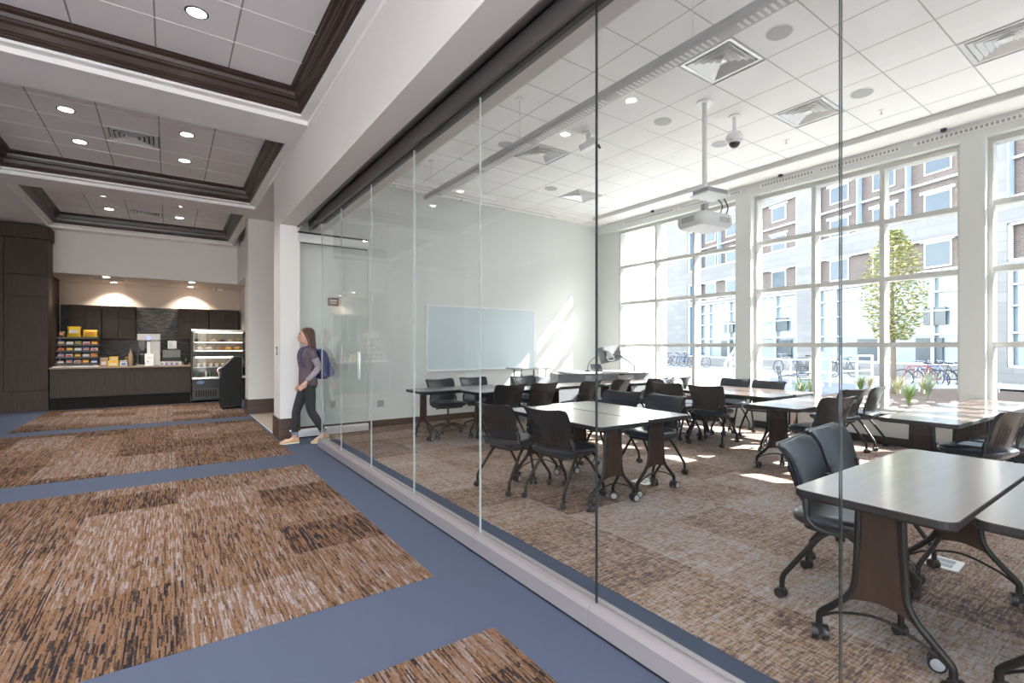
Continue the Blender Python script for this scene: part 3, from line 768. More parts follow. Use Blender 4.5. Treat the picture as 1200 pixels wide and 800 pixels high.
for x, y, lb in spk:
    o = empty('ceiling_speaker', (x, y, 4.28), 0, lb, 'speaker', 'classroom ceiling speakers')
    MB().lathe([(.118, -.006), (.126, -.003), (.126, 0)], 28).build('rim', M_wplast, o, smooth=40)
    MB().lathe([(.108, -.010), (.112, -.006), (.112, 0)], 28).build('grille', mat('speaker_grille', (.42, .43, .43), .6), o, smooth=40)
for x, y, lb in ((6.9, 3.55, 'small white sprinkler head near the window cove'), (6.95, 2.4, 'small white sprinkler head with a thin hanging line near the cove'), (3.56, 6.85, 'small white sprinkler head near the projection screen')):
    o = empty('sprinkler', (x, y, 4.28), 0, lb, 'sprinkler')
    MB().lathe([(.035, -.006), (.035, 0)], 14).build('escutcheon', M_wplast, o); MB().lathe([(.018, -.05), (.018, -.046), (.006, -.04), (.006, -.006)], 10).build('head', M_steel, o)
# pendant light
PX0 = 3.27
pl = empty('pendant_light', (PX0, 0, 3.74), 0, 'long white linear pendant light hung on thin rods below the ceiling', 'pendant light')
prof = [(-.075, -.015), (-.068, -.04), (-.05, -.045), (.05, -.045), (.068, -.04), (.075, -.015), (.06, .03), (.03, .045), (-.03, .045), (-.06, .03)]
n_ = len(prof)
MB().add([(x, -1.6, z) for x, z in prof] + [(x, 7.40, z) for x, z in prof], [tuple(range(n_)), tuple(range(2*n_-1, n_-1, -1))] + [(i, (i+1) % n_, n_+(i+1) % n_, n_+i) for i in range(n_)]).build('housing', mat('pendant_metal', (.50, .51, .51), .5), pl, smooth=30)
b = MB()
y = -1.5
while y < 7.35:
    if (y + 1.5) % 1.22 < 1.08: b.box(-.042, y, -.048, .042, y+.022, -.0455)
    y += .05
b.build('louvers', M_white, pl)['kind'] = 'stuff'
for y in (-.02, 2.42, 4.83, 7.27):
    MB().cyl((0, y, .045), (0, y, .54), .005, 6).build('rod', M_wplast, pl); MB().lathe([(.05, .525), (.05, .54)], 16, Matrix.Translation((0, y, 0))).build('canopy', M_wplast, pl)
# projector
pj = empty('projector', (5.06, 3.58, 2.78), R(-8), 'white ceiling projector hung from a long pole with cables', 'projector')
MB().cyl((0, 0, .42), (0, 0, 1.50), .028, 14).build('pole', M_wplast, pj, smooth=40)
MB().lathe([(.09, 1.485), (.09, 1.50)], 20).build('ceiling_plate', M_wplast, pj)
_b = MB(); lo = rrect(.56, .42, .09, 6)
_b.grid([[(x*.86, y*.86, .0) for x, y in lo], [(x*.97, y*.97, .03) for x, y in lo], [(x, y, .07) for x, y in lo], [(x*.99, y*.99, .13) for x, y in lo], [(x*.93, y*.93, .155) for x, y in lo]], closed_u=True)
_b.add([(x*.86, y*.86, 0) for x, y in lo], [tuple(range(len(lo)-1, -1, -1))]); _b.add([(x*.93, y*.93, .155) for x, y in lo], [tuple(range(len(lo)))])
_b.build('body', mat('projector_shell', (.66, .67, .67), .4), pj, smooth=40)
MB().cyl((-.13, .19, .075), (-.13, .235, .075), .055, 18).build('lens', M_black, pj, smooth=40)
b = MB()
for i in range(7): b.box(.02 + i*.025, -.212, .05, .032 + i*.025, -.205, .11); b.box(-.283, -.10 + i*.028, .05, -.276, -.085 + i*.028, .11)
b.build('vent_slits', M_gplast, pj)
MB().box(-.11, -.11, .155, .11, .11, .17).box(-.03, -.03, .17, .03, .03, .30).box(-.16, -.02, .17, .16, .02, .19).build('mount', M_steel, pj)
MB().box(-.09, -.14, .40, .23, .10, .46).build('control_box', M_gplast, pj); MB().box(-.13, -.16, .385, .26, .12, .40).build('box_shelf', M_wplast, pj)
for pts in ([(.2, 0, .40), (.32, .02, .33), (.30, .05, .22), (.22, .05, .16)], [(.24, -.05, .42), (.36, -.03, .30), (.33, .0, .20), (.18, -.02, .16)]):
    MB().tube(smooth_path(pts, 5), .008, 6).build('cable', M_black, pj, smooth=50)
# dome camera, wide sensor
dc = empty('dome_camera', (5.66, 3.57, 3.90), 0, 'white dome security camera hanging on a short stem', 'camera')
MB().cyl((0, 0, .17), (0, 0, .38), .022, 12).build('stem', M_wplast, dc, smooth=40); MB().lathe([(.07, .365), (.07, .38)], 18).build('ceiling_plate', M_wplast, dc)
MB().lathe([(.075, .04), (.105, .07), (.105, .12), (.075, .165), (.03, .18)], 20).build('housing', M_wplast, dc, smooth=40)
MB().lathe([(.005, -.02), (.04, -.008), (.062, .02), (.068, .045)], 18).build('dome', M_black, dc, smooth=50)
sn = empty('occupancy_sensor', (4.55, 5.05, 4.12), R(25), 'white angled camera on a ceiling bracket next to the pendant light', 'camera')
MB().box(-.03, -.03, .04, .03, .03, .16).box(-.10, -.05, .145, .10, .05, .16).build('bracket', M_wplast, sn)
MB().prism(rrect(.10, .26, .02), -.045, .045, Matrix.Rotation(R(-18), 4, 'X')).build('body', M_wplast, sn); MB().lathe([(.032, 0), (.032, .02)], 14, Matrix.Translation((0, -.14, -.045)) @ Matrix.Rotation(R(72), 4, 'X')).build('lens', M_black, sn)
# projection screen housing
ps = empty('projection_screen', (4.85, 8.47, 4.19), 0, 'slim white rolled projection screen case along the ceiling edge', 'projection screen')
MB().box(-1.85, -.06, .0, 1.85, .06, .024).build('case', M_white, ps); MB().box(-1.75, -.012, -.004, 1.75, .012, 0).build('slot', M_gplast, ps)
MB().box(-1.72, -.008, -.05, 1.72, .008, -.003).build('screen_hem', M_white, ps)
for x in (-1.4, -.45, .5, 1.45): MB().cyl((x, 0, -.055), (x, 0, -.03), .012, 8).build('clip', M_gplast, ps)
for x, y, lb in ((7.98, 6.9, 'tiny black sensor on the window fascia in the corner'), (7.98, 4.2, 'tiny black sensor on the window fascia above the pilaster'), (7.98, 2.05, 'tiny black sensor on the window fascia beside the sun striped table')):
    o = empty('light_sensor', (x, y, 4.20), 0, lb, 'sensor'); MB().lathe([(.03, -.035), (.035, -.02), (.035, 0)], 12).build('body', M_black, o, smooth=40); MB().box(-.035, -.008, -.01, -.03, .008, -.002).build('led', mat('led_blue', (.1, .25, .8), .4), o)
# ================================================================== corridor fittings
M_lens = mat('downlight_lens', (.95, .93, .9), .4, emit=(1, .93, .84), es=9)
def downlight(x, y, z, label, group, power=10, r=.075, spread=95):
    o = empty('downlight', (x, y, z), 0, label, 'ceiling light', group)
    MB().lathe([(r, -.004), (r+.016, -.003), (r+.016, .004), (r, .004)], 24).build('trim_ring', M_black if z > 4 else M_wplast, o, smooth=40)
    MB().lathe([(r*.98, -.0055), (r*.98, -.002)], 24).build('lens', M_lens, o)
    l = bpy.data.lights.new('downlight_lamp', 'AREA'); l.shape = 'DISK'; l.size = r * 2; l.energy = power; l.color = (1, .92, .82); l.spread = R(spread)
    lo = bpy.data.objects.new('downlight_lamp', l); COL.objects.link(lo); lo.parent = o; lo.location = (0, 0, -.012)
    return o
gname = 'recessed corridor downlights'
for x, y, lb in ((.20, 5.385, 'bright round downlight in the nearest seen ceiling coffer'), (-1.02, 5.385, 'round downlight of the first coffer towards the side wall'), (.20, 4.165, 'round downlight of the first coffer towards the corridor end'), (-1.02, 4.165, 'round downlight of the first coffer in its side wall rear corner'),
                 (-1.02, 8.57, 'round downlight of the middle coffer on the side wall side, near the thick beam'), (-1.02, 9.80, 'round downlight of the middle coffer on the side wall side, towards the cafe'),
                 (.205, 8.57, 'round downlight of the middle coffer on the glass side, near the thick beam'), (.205, 9.80, 'round downlight of the middle coffer on the glass side, towards the cafe'),
                 (-1.02, 14.23, 'round downlight of the cafe coffer left of its air grille'), (.205, 14.23, 'round downlight of the cafe coffer right of its air grille'), (-1.02, 13.0, 'round downlight of the cafe coffer on the tower side, near the beam'), (.205, 13.0, 'round downlight of the cafe coffer on the pillar side, near the beam')):
    downlight(x, y, ZT, lb, gname)
for x, y in ((-1.02, -.4), (.205, -.4), (-1.02, 1.2), (.205, 1.2)):  # out of view, added for more light in the corridor
    downlight(x, y, ZT, 'unseen round downlight added to brighten the near corridor', gname)
for x, y, lb in ((-1.20, 16.0, 'cafe soffit downlight next to the dark air slot'), (-1.14, 17.25, 'cafe downlight washing the wall above the left cabinets'), (.49, 15.98, 'cafe soffit downlight nearest the bulkhead by the display case'), (.50, 17.25, 'cafe downlight washing the wall above the right cabinets')):
    downlight(x, y, 3.07, lb, 'cafe downlights', power=16 if y > 17 else 9, r=.065, spread=110)
vent('air_grille', -.41, 9.18, 4.338, .58, 'square air diffuser in the middle corridor coffer', 'air diffuser', M_alv)
vent('air_grille', -.41, 14.225, 4.338, .58, 'square air diffuser in the cafe coffer', 'air diffuser', M_alv)
vent('air_grille', -.41, 4.77, 4.338, .58, 'square air diffuser in the first coffer', 'air diffuser', M_alv)
o = empty('air_slot', (-1.19, 16.5, 3.07), 0, 'dark linear air slot in the cafe soffit', 'air slot'); MB().box(-.34, -.09, -.008, .34, .09, 0).build('frame', M_wplast, o); MB().box(-.30, -.06, -.010, .30, .06, -.008).build('opening', M_gap, o)
o = empty('air_slot', (-.25, 17.1, 3.07), 0, 'pale linear air slot in the cafe soffit', 'air slot'); MB().box(-.34, -.07, -.006, .34, .07, 0).build('frame', M_tan, o); MB().box(-.30, -.04, -.008, .30, .04, -.006).build('opening', M_gplast, o)

# ---- dark wood tower
tw = empty('wood_tower', (0, 15.12, 0), 0, 'tall dark wood panelled wall at the side of the cafe counter', 'panelling')
MB().box(-4.6, .02, 0, -2.21, 2.45, 3.95).box(-2.21, .02, 0, -2.08, .56, 3.95).build('carcass', M_wood, tw)
zs = [.44, 1.09, 2.46, 2.92, 3.70]; xs = [-2.08, -2.74, -3.40, -4.06, -4.6]
for i in range(4):
    for k in range(4):
        MB().box(xs[i+1]+.004, 0, zs[k]+.004, xs[i]-.004, .02, zs[k+1]-.004).build('panel', M_wood, tw, bevel=.003)
MB().box(-4.6, -.03, 0, -2.07, .02, .44).build('plinth', M_wood, tw, bevel=.004)
MB().box(-4.6, -.035, 3.70, -2.045, .02, 3.98).box(-2.08, .02, 3.70, -2.045, .5, 3.98).build('cornice', M_wood, tw, bevel=.006)

# ---- cafe counter
M_lam = wood_mat('counter_laminate', (.034, .024, .020), (.056, .041, .034), .5, 2, 16, spec=.25)
ct = empty('service_counter', (0, 15.12, 0), 0, 'dark wood cafe service counter with two wide front panels', 'counter')
MB().box(-2.06, .03, .0, .44, .66, .895).build('carcass', M_wood, ct)
MB().box(-2.055, 0, .265, -.815, .03, .89).build('front_panel', M_lam, ct, bevel=.003); MB().box(-.805, 0, .265, .435, .03, .89).build('front_panel', M_lam, ct, bevel=.003)
MB().box(-2.055, .012, 0, .435, .03, .26).build('toe_panel', mat('toe_black', (.014, .012, .012), .6, spec=.1), ct)
o = empty('countertop', (0, 15.12, .897), 0, 'thin brown edged worktop on the cafe counter', 'worktop')
MB().box(-2.065, -.03, 0, .445, .68, .035).build('slab', mat('counter_top', (.26, .17, .11), .35), o, bevel=.004)
MB().box(-1.35, .63, .035, .435, .66, .075).build('rear_ledge', mat('counter_edge', (.22, .14, .09), .4), o)
o = empty('rear_counter', (0, 17.0, 0), 0, 'dark rear work counter along the cafe back wall', 'counter')
MB().box(-2.06, 0, 0, 1.65, .58, .88).build('carcass', M_wood, o); MB().box(-2.06, -.02, .88, 1.65, .59, .92).build('slab', mat('counter_dark', (.05, .05, .05), .3), o)
# mosaic splashback
bs = MB().box(-2.19, 17.585, .93, 1.70, 17.599, 2.46)
mm = mat('mosaic_tiles', (.1, .1, .1), .35, spec=.25); nt, bb = nodes(mm)
tc = N(nt, 'ShaderNodeTexCoord'); mp = N(nt, 'ShaderNodeMapping'); mp.inputs['Rotation'].default_value = (PI/2, 0, 0); nt.links.new(tc.outputs['Object'], mp.inputs['Vector'])
bt = N(nt, 'ShaderNodeTexBrick'); bt.offset = .5; bt.inputs['Color1'].default_value = (.012, .010, .010, 1); bt.inputs['Color2'].default_value = (.075, .062, .054, 1); bt.inputs['Mortar'].default_value = (.03, .028, .027, 1)
bt.inputs['Scale'].default_value = 1; bt.inputs['Brick Width'].default_value = .12; bt.inputs['Row Height'].default_value = .035; bt.inputs['Mortar Size'].default_value = .003; bt.inputs['Bias'].default_value = -.1
nt.links.new(mp.outputs[0], bt.inputs['Vector']); nt.links.new(bt.outputs[0], bb.inputs['Base Color'])
struct('wall_mosaic', bs, mm, 'dark mosaic tile splashback behind the cafe counter', 'splashback')
# wall cabinets
M_cab = wood_mat('cabinet_wood', (.042, .029, .024), (.070, .050, .041), .5, 2, 14, spec=.25)
def wall_cab(x0, x1, z0, label):
    o = empty('wall_cabinet', ((x0+x1)/2, 17.2, z0), 0, label, 'cabinet', 'cafe wall cabinets'); W = (x1-x0)/2; Hh = 2.45 - z0
    MB().box(-W+.003, .022, 0, W-.003, .385, Hh).build('body', M_cab, o)
    for a, c in ((-W, 0), (0, W)):
        dd = MB(); 
        dd.box(a+.006, .004, .004, c-.012, .022, Hh-.004); d_ = dd.build('door', M_cab, o)
        f = MB(); t = .055
        for q in ((a+.006, -.012, .004, a+.006+t, .004, Hh-.004), (c-.006-t, -.012, .004, c-.012, .004, Hh-.004), (a+.006+t, -.012, .004, c-.006-t, .004, .004+t), (a+.006+t, -.012, Hh-.004-t, c-.006-t, .004, Hh-.004), (a+.006+t, -.012, Hh*.56, c-.006-t, .004, Hh*.56+t)): f.box(*q)
        f.build('door_frame', M_cab, d_, bevel=.003)
        x = c-.03 if a < 0 and c == 0 else a+.03
        MB().cyl((x, -.03, .06), (x, -.03, .16), .005, 8).build('handle', M_steel, d_)
wall_cab(-2.0, -1.38, 1.59, 'dark wall cabinet beside the wood tower in the cafe'); wall_cab(-1.37, -.70, 1.59, 'dark wall cabinet next to the mosaic column in the cafe')
wall_cab(.22, .92, 1.59, 'dark wall cabinet above the register in the cafe'); wall_cab(.93, 1.65, 1.59, 'dark wall cabinet behind the pastry case')

# ---- things on the counter   (CZ is the worktop)
CZ = .934; CY = 15.40
def cx_(u): a = ray(u, 400); return a[0] / a[1] * CY
M_yel = mat('bag_yellow', (.72, .46, .02), .35); M_red = mat('pack_red', (.45, .05, .03), .4); M_pb = mat('pack_blue', (.05, .12, .42), .4); M_pw = mat('pack_white', (.62, .60, .58), .45)
M_por = mat('pack_orange', (.60, .22, .05), .4); M_pgr = mat('pack_green', (.08, .22, .10), .4); M_pbr = mat('pack_brown', (.14, .08, .05), .4)
rk = empty('snack_rack', (-1.63, CY, CZ), 0, 'black wire snack rack with five sloping shelves on the counter', 'rack')
for s in (-.36, .36): MB().tube([(s, -.12, .012), (s, .06, .76), (s, .14, .76), (s, .16, .012)], .010, 6).build('side_frame', M_black, rk)
levels = [.06, .20, .34, .48, .64]
for i, z in enumerate(levels):
    y = -.13 + .032*i
    b = MB().box(-.35, y, z-.006, .35, y+.20, z); b.box(-.35, y-.004, z-.006, .35, y, z+.03)
    b.build('shelf', M_black, rk)
MB().box(-.40, -.20, .0, .37, .20, .02).build('tray', M_wplast, rk)
def pack(x, y, z, w, h, d, m, tilt, label, cat='snack', pillow=False, band=None):
    o = empty('snack_pack' if not pillow else 'chip_bag', (x, y, z), R(rnd.uniform(-8, 8)), label, cat, 'snacks on the counter rack')
    Mx = Matrix.Rotation(R(tilt), 4, 'X')
    if pillow:
        rows = []
        for i in range(7):
            t = i/6; th = d * math.sin(PI*t)**.6 * .5 + .003; ww = w/2 * (1 - .10*math.sin(PI*t))
            rows.append([(ww*math.cos(a), th*math.sin(a), h*t) for a in [2*PI*k/12 for k in range(12)]])
        b = MB().grid(rows, closed_u=True, M=Mx); b.add(rows[0], [tuple(range(12))], Mx); b.add(rows[-1], [tuple(range(12))], Mx)
        b.build('bag', m, o, smooth=60)
        MB().prism(rrect(w*.6, h*.34, .02, 4), -.002, .002, Mx @ Matrix.Translation((0, -d*.5-.002, h*.5)) @ Matrix.Rotation(PI/2, 4, 'X')).build('print', band or M_pw, o)
    else:
        MB().box(-w/2, -d/2, 0, w/2, d/2, h, Mx).build('pack', m, o, bevel=.006)
        MB().box(-w*.38, -d/2-.002, h*.25, w*.38, -d/2, h*.7, Mx).build('print', band or M_pw, o)
pack(-1.70, CY+.0, CZ+.672, .24, .24, .09, M_yel, -6, 'yellow chip bag standing upright on top of the snack rack', 'chip bag', True)
pack(-1.43, CY+.0, CZ+.674, .26, .17, .10, M_yel, -14, 'yellow chip bag lying back beside the upright one on the snack rack', 'chip bag', True, M_por)
pack(-1.90, CY+.0, CZ+.668, .11, .13, .07, M_pbr, -8, 'small brown snack bag beside the yellow chip bags', 'snack bag', True, M_por)
cols = [[M_pbr, M_pb, M_pw, M_red, M_pb], [M_pb, M_pw, M_pbr, M_pw, M_por], [M_por, M_pbr, M_pw, M_pb, M_pw], [M_pb, M_pw, M_pgr, M_pw, M_red]]
words = {id(M_pbr): 'brown', id(M_pb): 'blue', id(M_pw): 'white', id(M_red): 'red', id(M_por): 'orange', id(M_pgr): 'green'}
lv = ['bottom', 'second lowest', 'middle', 'second highest']
for i in range(4):
    seen = {}
    for k in range(5):
        m = cols[i][k]; wd = words[id(m)]; seen[wd] = seen.get(wd, 0) + 1
        nx = [words[id(cols[i][q])] for q in (k-1, k+1) if 0 <= q < 5]
        pack(-1.91 + k*.138, CY-.06+.032*i, CZ+levels[i]+.012, .115, .075 + .02*((i+k) % 2), .05, m, -10, '%s snack pack between %s on the %s rack shelf' % (wd, ' and '.join(nx) if len(nx) > 1 else nx[0]+' pack and rack end', lv[i]), band=[M_pw, M_por, M_red, M_yel][(i+k) % 4])
def boxthing(name, x, y, z, w, d, h, m, label, cat, lid=None, rz=0):
    o = empty(name, (x, y, z), R(rz), label, cat)
    MB().box(-w/2, -d/2, 0, w/2, d/2, h*.72).build('body', m, o, bevel=.006); MB().box(-w/2-.002, -d/2-.002, h*.72, w/2+.002, d/2+.002, h).build('lid', lid or m, o, bevel=.006)
    MB().box(-w*.3, -d/2-.004, h*.2, w*.3, -d/2-.001, h*.55).build('label_patch', M_pw if m is not M_pw else M_pb, o)
boxthing('candy_box', -1.02, CY-.06, CZ, .19, .16, .13, M_yel, 'yellow carton on the counter beside the snack rack', 'box')
boxthing('candy_box', -1.015, CY-.06, CZ+.131, .15, .13, .09, M_yel, 'smaller yellow carton stacked on the yellow carton', 'box')
boxthing('sweetener_box', -.84, CY, CZ, .14, .15, .13, M_pw, 'white carton with dark lid beside the yellow cartons', 'box', M_gplast)
boxthing('paper_bag_box', -1.185, CY-.05, CZ, .13, .12, .20, mat('kraft', (.42, .30, .20), .8), 'brown kraft carton at the end of the snack rack tray', 'box')
boxthing('small_box', -1.97, CY+.275, CZ, .12, .12, .14, mat('kraft2', (.35, .22, .13), .8), 'small brown carton between snack rack and wood tower', 'box')
def bottle(x, y, h, r, m, cap, label):
    o = empty('syrup_bottle', (x, y, CZ), 0, label, 'bottle'); MB().lathe([(r*.9, 0), (r, .01), (r, h*.62), (r*.45, h*.78), (r*.4, h*.86)], 14).build('body', m, o, smooth=40)
    MB().lathe([(r*.5, h*.86), (r*.5, h*.95), (r*.15, h*.97), (r*.15, h)], 12).build('cap', cap, o, smooth=40)
bottle(-.80, CY+.16, .22, .04, mat('caramel', (.30, .18, .09), .3), M_yel, 'short amber syrup bottle with a yellow cap')
bottle(cx_(153), CY, .42, .042, mat('stack_tan', (.36, .26, .17), .5), M_pbr, 'tall tan cup dispenser bottle next to the coffee machine')
bottle(cx_(156.5), CY+.08, .36, .036, mat('dark_bottle', (.03, .02, .02), .2), M_black, 'dark slim syrup bottle beside the coffee machine')
bottle(cx_(218), CY, .15, .045, mat('dark_glass', (.02, .03, .025), .15), M_pgr, 'small dark jar with green lid beside the pastry case')
bottle(-1.03, CY+.16, .10, .06, M_black, M_black, 'low black canister beside the yellow cartons')
# coffee machine
cm = empty('coffee_machine', (cx_(174.5), CY+.05, CZ), 0, 'tall silver coffee brewer with a dark dispensing bay', 'coffee machine')
M_ss = mat('brewer_steel', (.36, .35, .33), .4, .4)
MB().box(-.22, -.18, .60, .22, .20, .76).build('brew_head', M_ss, cm, bevel=.012)
MB().box(.04, -.16, .0, .22, .20, .60).build('water_tank', M_ss, cm, bevel=.008)
MB().box(-.22, .05, .0, .04, .20, .60).build('rear_panel', M_black, cm)
MB().box(-.22, -.18, .0, .04, .05, .03).build('drip_tray', M_gplast, cm)
MB().lathe([(.075, .03), (.085, .06), (.085, .26), (.05, .30), (.05, .33)], 18, Matrix.Translation((-.11, -.06, 0))).build('carafe', M_black, cm, smooth=40)
MB().lathe([(.03, .36), (.07, .43), (.085, .50), (.085, .60)], 18, Matrix.Translation((-.11, -.05, 0))).build('filter_basket', M_gplast, cm, smooth=40)
MB().box(-.035, -.185, .62, .03, -.18, .70).build('display', mat('display_blue', (.05, .08, .5), .3, emit=(.15, .2, 1), es=1.2), cm)
MB().box(-.035, -.172, .03, .035, -.16, .58).build('front_strip', M_wplast, cm); MB().box(.08, -.164, .50, .17, -.16, .52).build('badge', M_gplast, cm)
# leaning notice
o = empty('paper_notice', (cx_(175.5), CY-.27, CZ), R(4), 'white paper notice in a slanted holder before the coffee machine', 'notice')
Mx = Matrix.Rotation(R(-16), 4, 'X')
MB().box(-.085, -.002, .0, .085, .002, .30, Mx).build('sheet', M_wplast, o); MB().box(-.09, .002, 0, .09, .06, .012).build('holder', M_gplast, o)
MB().cyl((-.03, -.004, .10), (-.03, -.001, .10), .016).build('print_dot', M_por, o); MB().box(-.05, -.034, .19, .05, -.028, .2).build('print_line', M_gplast, o)
# register
rg = empty('cash_register', (cx_(201), CY+.05, CZ), R(5), 'black cash register with a pale customer screen on top', 'register')
MB().box(-.19, -.17, 0, .19, .18, .09).build('drawer', M_wplast, rg, bevel=.005); MB().box(-.18, -.12, .09, .18, .17, .20).build('body', M_black, rg, bevel=.01)
Mx = Matrix.Translation((0, -.02, .26)) @ Matrix.Rotation(R(60), 4, 'X'); MB().prism(rrect(.36, .24, .02), -.02, .02, Mx).build('screen', M_black, rg)
MB().box(-.02, .08, .2, .02, .12, .40).build('post', M_black, rg); MB().box(-.07, .06, .40, .11, .08, .60).build('customer_display', M_wplast, rg, bevel=.006); MB().box(-.05, .056, .43, .02, .06, .57).build('display_glass', mat('pale_green', (.55, .68, .62), .3), rg)
for i in range(4):
    boxthing('tea_box', cx_(189.5) + i*.098, CY-.24, CZ, .085, .06, .10, M_pw, 'white patterned tea box in front of the register, %s from the notice' % order[i], 'box', mat('tea_pink', (.55, .42, .40), .5))
# pastry case
M_cg = glass_mat('case_glass', (.96, .97, .97))
pc = empty('pastry_case', (1.04, 15.05, 0), 0, 'lit black refrigerated pastry display case with glass shelves', 'display case')
MB().box(-.575, .04, .05, .575, .68, .58).build('base', M_black, pc, bevel=.006)
MB().box(-.55, .03, .10, .25, .045, .34).build('grille_panel', mat('dark_grille', (.05, .05, .05), .5), pc)
for i in range(9): MB().box(-.50+i*.05, .024, .14, -.475+i*.05, .03, .31).build('grille_bar', M_gap, pc)
MB().lathe([(.045, 0), (.045, .006)], 18, Matrix.Translation((-.40, .034, .50)) @ Matrix.Scale(1.9, 4, (1, 0, 0)) @ Matrix.Rotation(PI/2, 4, 'X')).build('badge', mat('badge_blue', (.10, .16, .36), .3), pc)
MB().box(-.575, .0, .58, .575, .70, .63).build('tray_front', M_silver, pc, bevel=.006)
MB().box(-.575, .55, .63, .575, .60, 1.78).build('back_panel', mat('case_back', (.30, .28, .25), .5), pc)
for s in (-1, 1): MB().box(s*.575-.02, .02, .63, s*.575+.02, .68, 1.80).build('side_post', M_black, pc)
MB().box(-.59, .0, 1.76, .59, .68, 1.82).build('top_cap', M_steel, pc, bevel=.006)
MB().box(-.555, .04, 1.14, .555, .56, 1.24).build('middle_band', M_black, pc)
for z in (1.29, 1.50): MB().box(-.555, .08, z, .555, .54, z+.012).build('shelf', M_steel, pc)
MB().box(-.555, .10, .86, .555, .54, .87).build('shelf', M_steel, pc)
M_tube = mat('warm_strip', (1, .9, .75), .4, emit=(1, .80, .55), es=4.5)
for z, y in ((1.735, .10), (1.485, .12), (1.275, .10), (1.10, .14)): MB().box(-.50, y, z, .50 if z > 1.15 else .30, y+.03, z+.02 if z > 1.15 else z+.045).build('light_strip', M_tube, pc)
MB().box(-.55, .022, 1.25, .55, .027, 1.75).build('glass', M_cg, pc); MB().box(-.55, .022, .64, .55, .027, 1.13).build('glass', M_cg, pc)
M_bun = mat('bun', (.36, .20, .09), .6, noise=.3, nscale=30); M_crs = mat('croissant', (.62, .34, .06), .5, noise=.3, nscale=30); M_sand = mat('sandwich', (.60, .52, .40), .7, noise=.3, nscale=40); M_choc = mat('chocolate', (.06, .03, .02), .5)
items = [('dark muffin', M_choc), ('round brown bun', M_bun), ('pale roll', M_sand), ('dark brownie', M_choc), ('pale bread roll', M_sand), ('brown bun end piece', M_bun)]
items2 = [('pale sandwich', M_sand), ('white wrapped sandwich', M_pw), ('brown sandwich roll', M_bun), ('golden croissant', M_crs), ('golden pastry', M_crs)]
def pastry(x, z, w, m, label):
    o = empty('pastry', (1.04+x, 15.30, z), R(rnd.uniform(-20, 20)), label, 'pastry', 'pastries in the display case')
    MB().lathe([(w*.42, 0), (w*.5, w*.12), (w*.44, w*.36), (w*.2, w*.52), (.002, w*.56)], 14).build('bun', m, o, smooth=60)
    MB().lathe([(w*.56, -.0), (w*.58, .004)], 16).build('paper', M_pw, o)
for i, (n, m) in enumerate(items): pastry(-.46 + i*.175, 1.513, .13, m, '%s on the top pastry case shelf, %s from the register' % (n, order[i]))
for i, (n, m) in enumerate(items2): pastry(-.42 + i*.205, 1.303, .16, m, '%s on the lower pastry case shelf, %s from the register' % (n, order[i]))
for i in range(6):
    o = empty('yogurt_cup', (1.04-.44+i*.13, 15.28, .871), 0, 'white cup with brown lid on the cold shelf, %s from the register' % order[i], 'cup', 'cups in the display case')
    MB().lathe([(.030, 0), (.040, .10)], 14).build('cup', M_wplast, o, smooth=40); MB().lathe([(.042, .10), (.042, .115), (.03, .13)], 14).build('lid', M_bun, o, smooth=40)
for i in range(10):
    o = empty('juice_bottle', (1.04-.48+i*.095, 15.2, .631), 0, 'small ' + ['green', 'brown', 'white'][i % 3] + ' bottle in the cold well of the pastry case', 'bottle', 'bottles in the cold well')
    MB().lathe([(.024, 0), (.026, .10), (.012, .14)], 10).build('bottle', [M_pgr, M_pbr, M_pw][i % 3], o, smooth=40); MB().lathe([(.013, .14), (.013, .16)], 10).build('cap', M_red, o)
# dark cart at the pillar
ca = empty('rolling_cart', (1.12, 13.08, 0), 0, 'dark grey rolling stand with a sloping top next to the pastry case', 'stand')
side = [(-.19, .07), (.20, .07), (.20, 1.16), (.06, 1.16), (-.19, .90)]
nn = len(side)
MB().add([(x, 0, z) for x, z in side] + [(x, .55, z) for x, z in side], [tuple(range(nn)), tuple(range(2*nn-1, nn-1, -1))] + [(i, (i+1) % nn, nn+(i+1) % nn, nn+i) for i in range(nn)]).build('body', mat('cart_dark', (.020, .021, .022), .5, spec=.15), ca, bevel=.008)
MB().tube([(.04, -.006, 1.165), (-.195, -.006, .915)], .010, 6).build('edge_strip', M_gplast, ca)
MB().tube(smooth_path([(-.17, .02, .93), (-.25, .03, .90), (-.25, .03, .82), (-.20, .03, .80)], 4), .014, 8).build('handle', M_chrome, ca, smooth=50)
for x in (-.15, .16):
    for y in (.06, .49): inst('caster', CASTER_ME, ca, (x, y, .004), .3)
o = empty('emergency_light', (1.15, 17.3, 3.07), 0, 'small pale emergency light under the cafe soffit', 'emergency light'); MB().box(-.12, -.05, -.06, .12, .05, 0).build('body', M_wplast, o, bevel=.008)
MB().lathe([(.035, 0), (.03, .03)], 12, Matrix.Translation((-.05, -.07, -.05)) @ Matrix.Rotation(R(60), 4, 'X')).build('lamp_head', M_gplast, o)

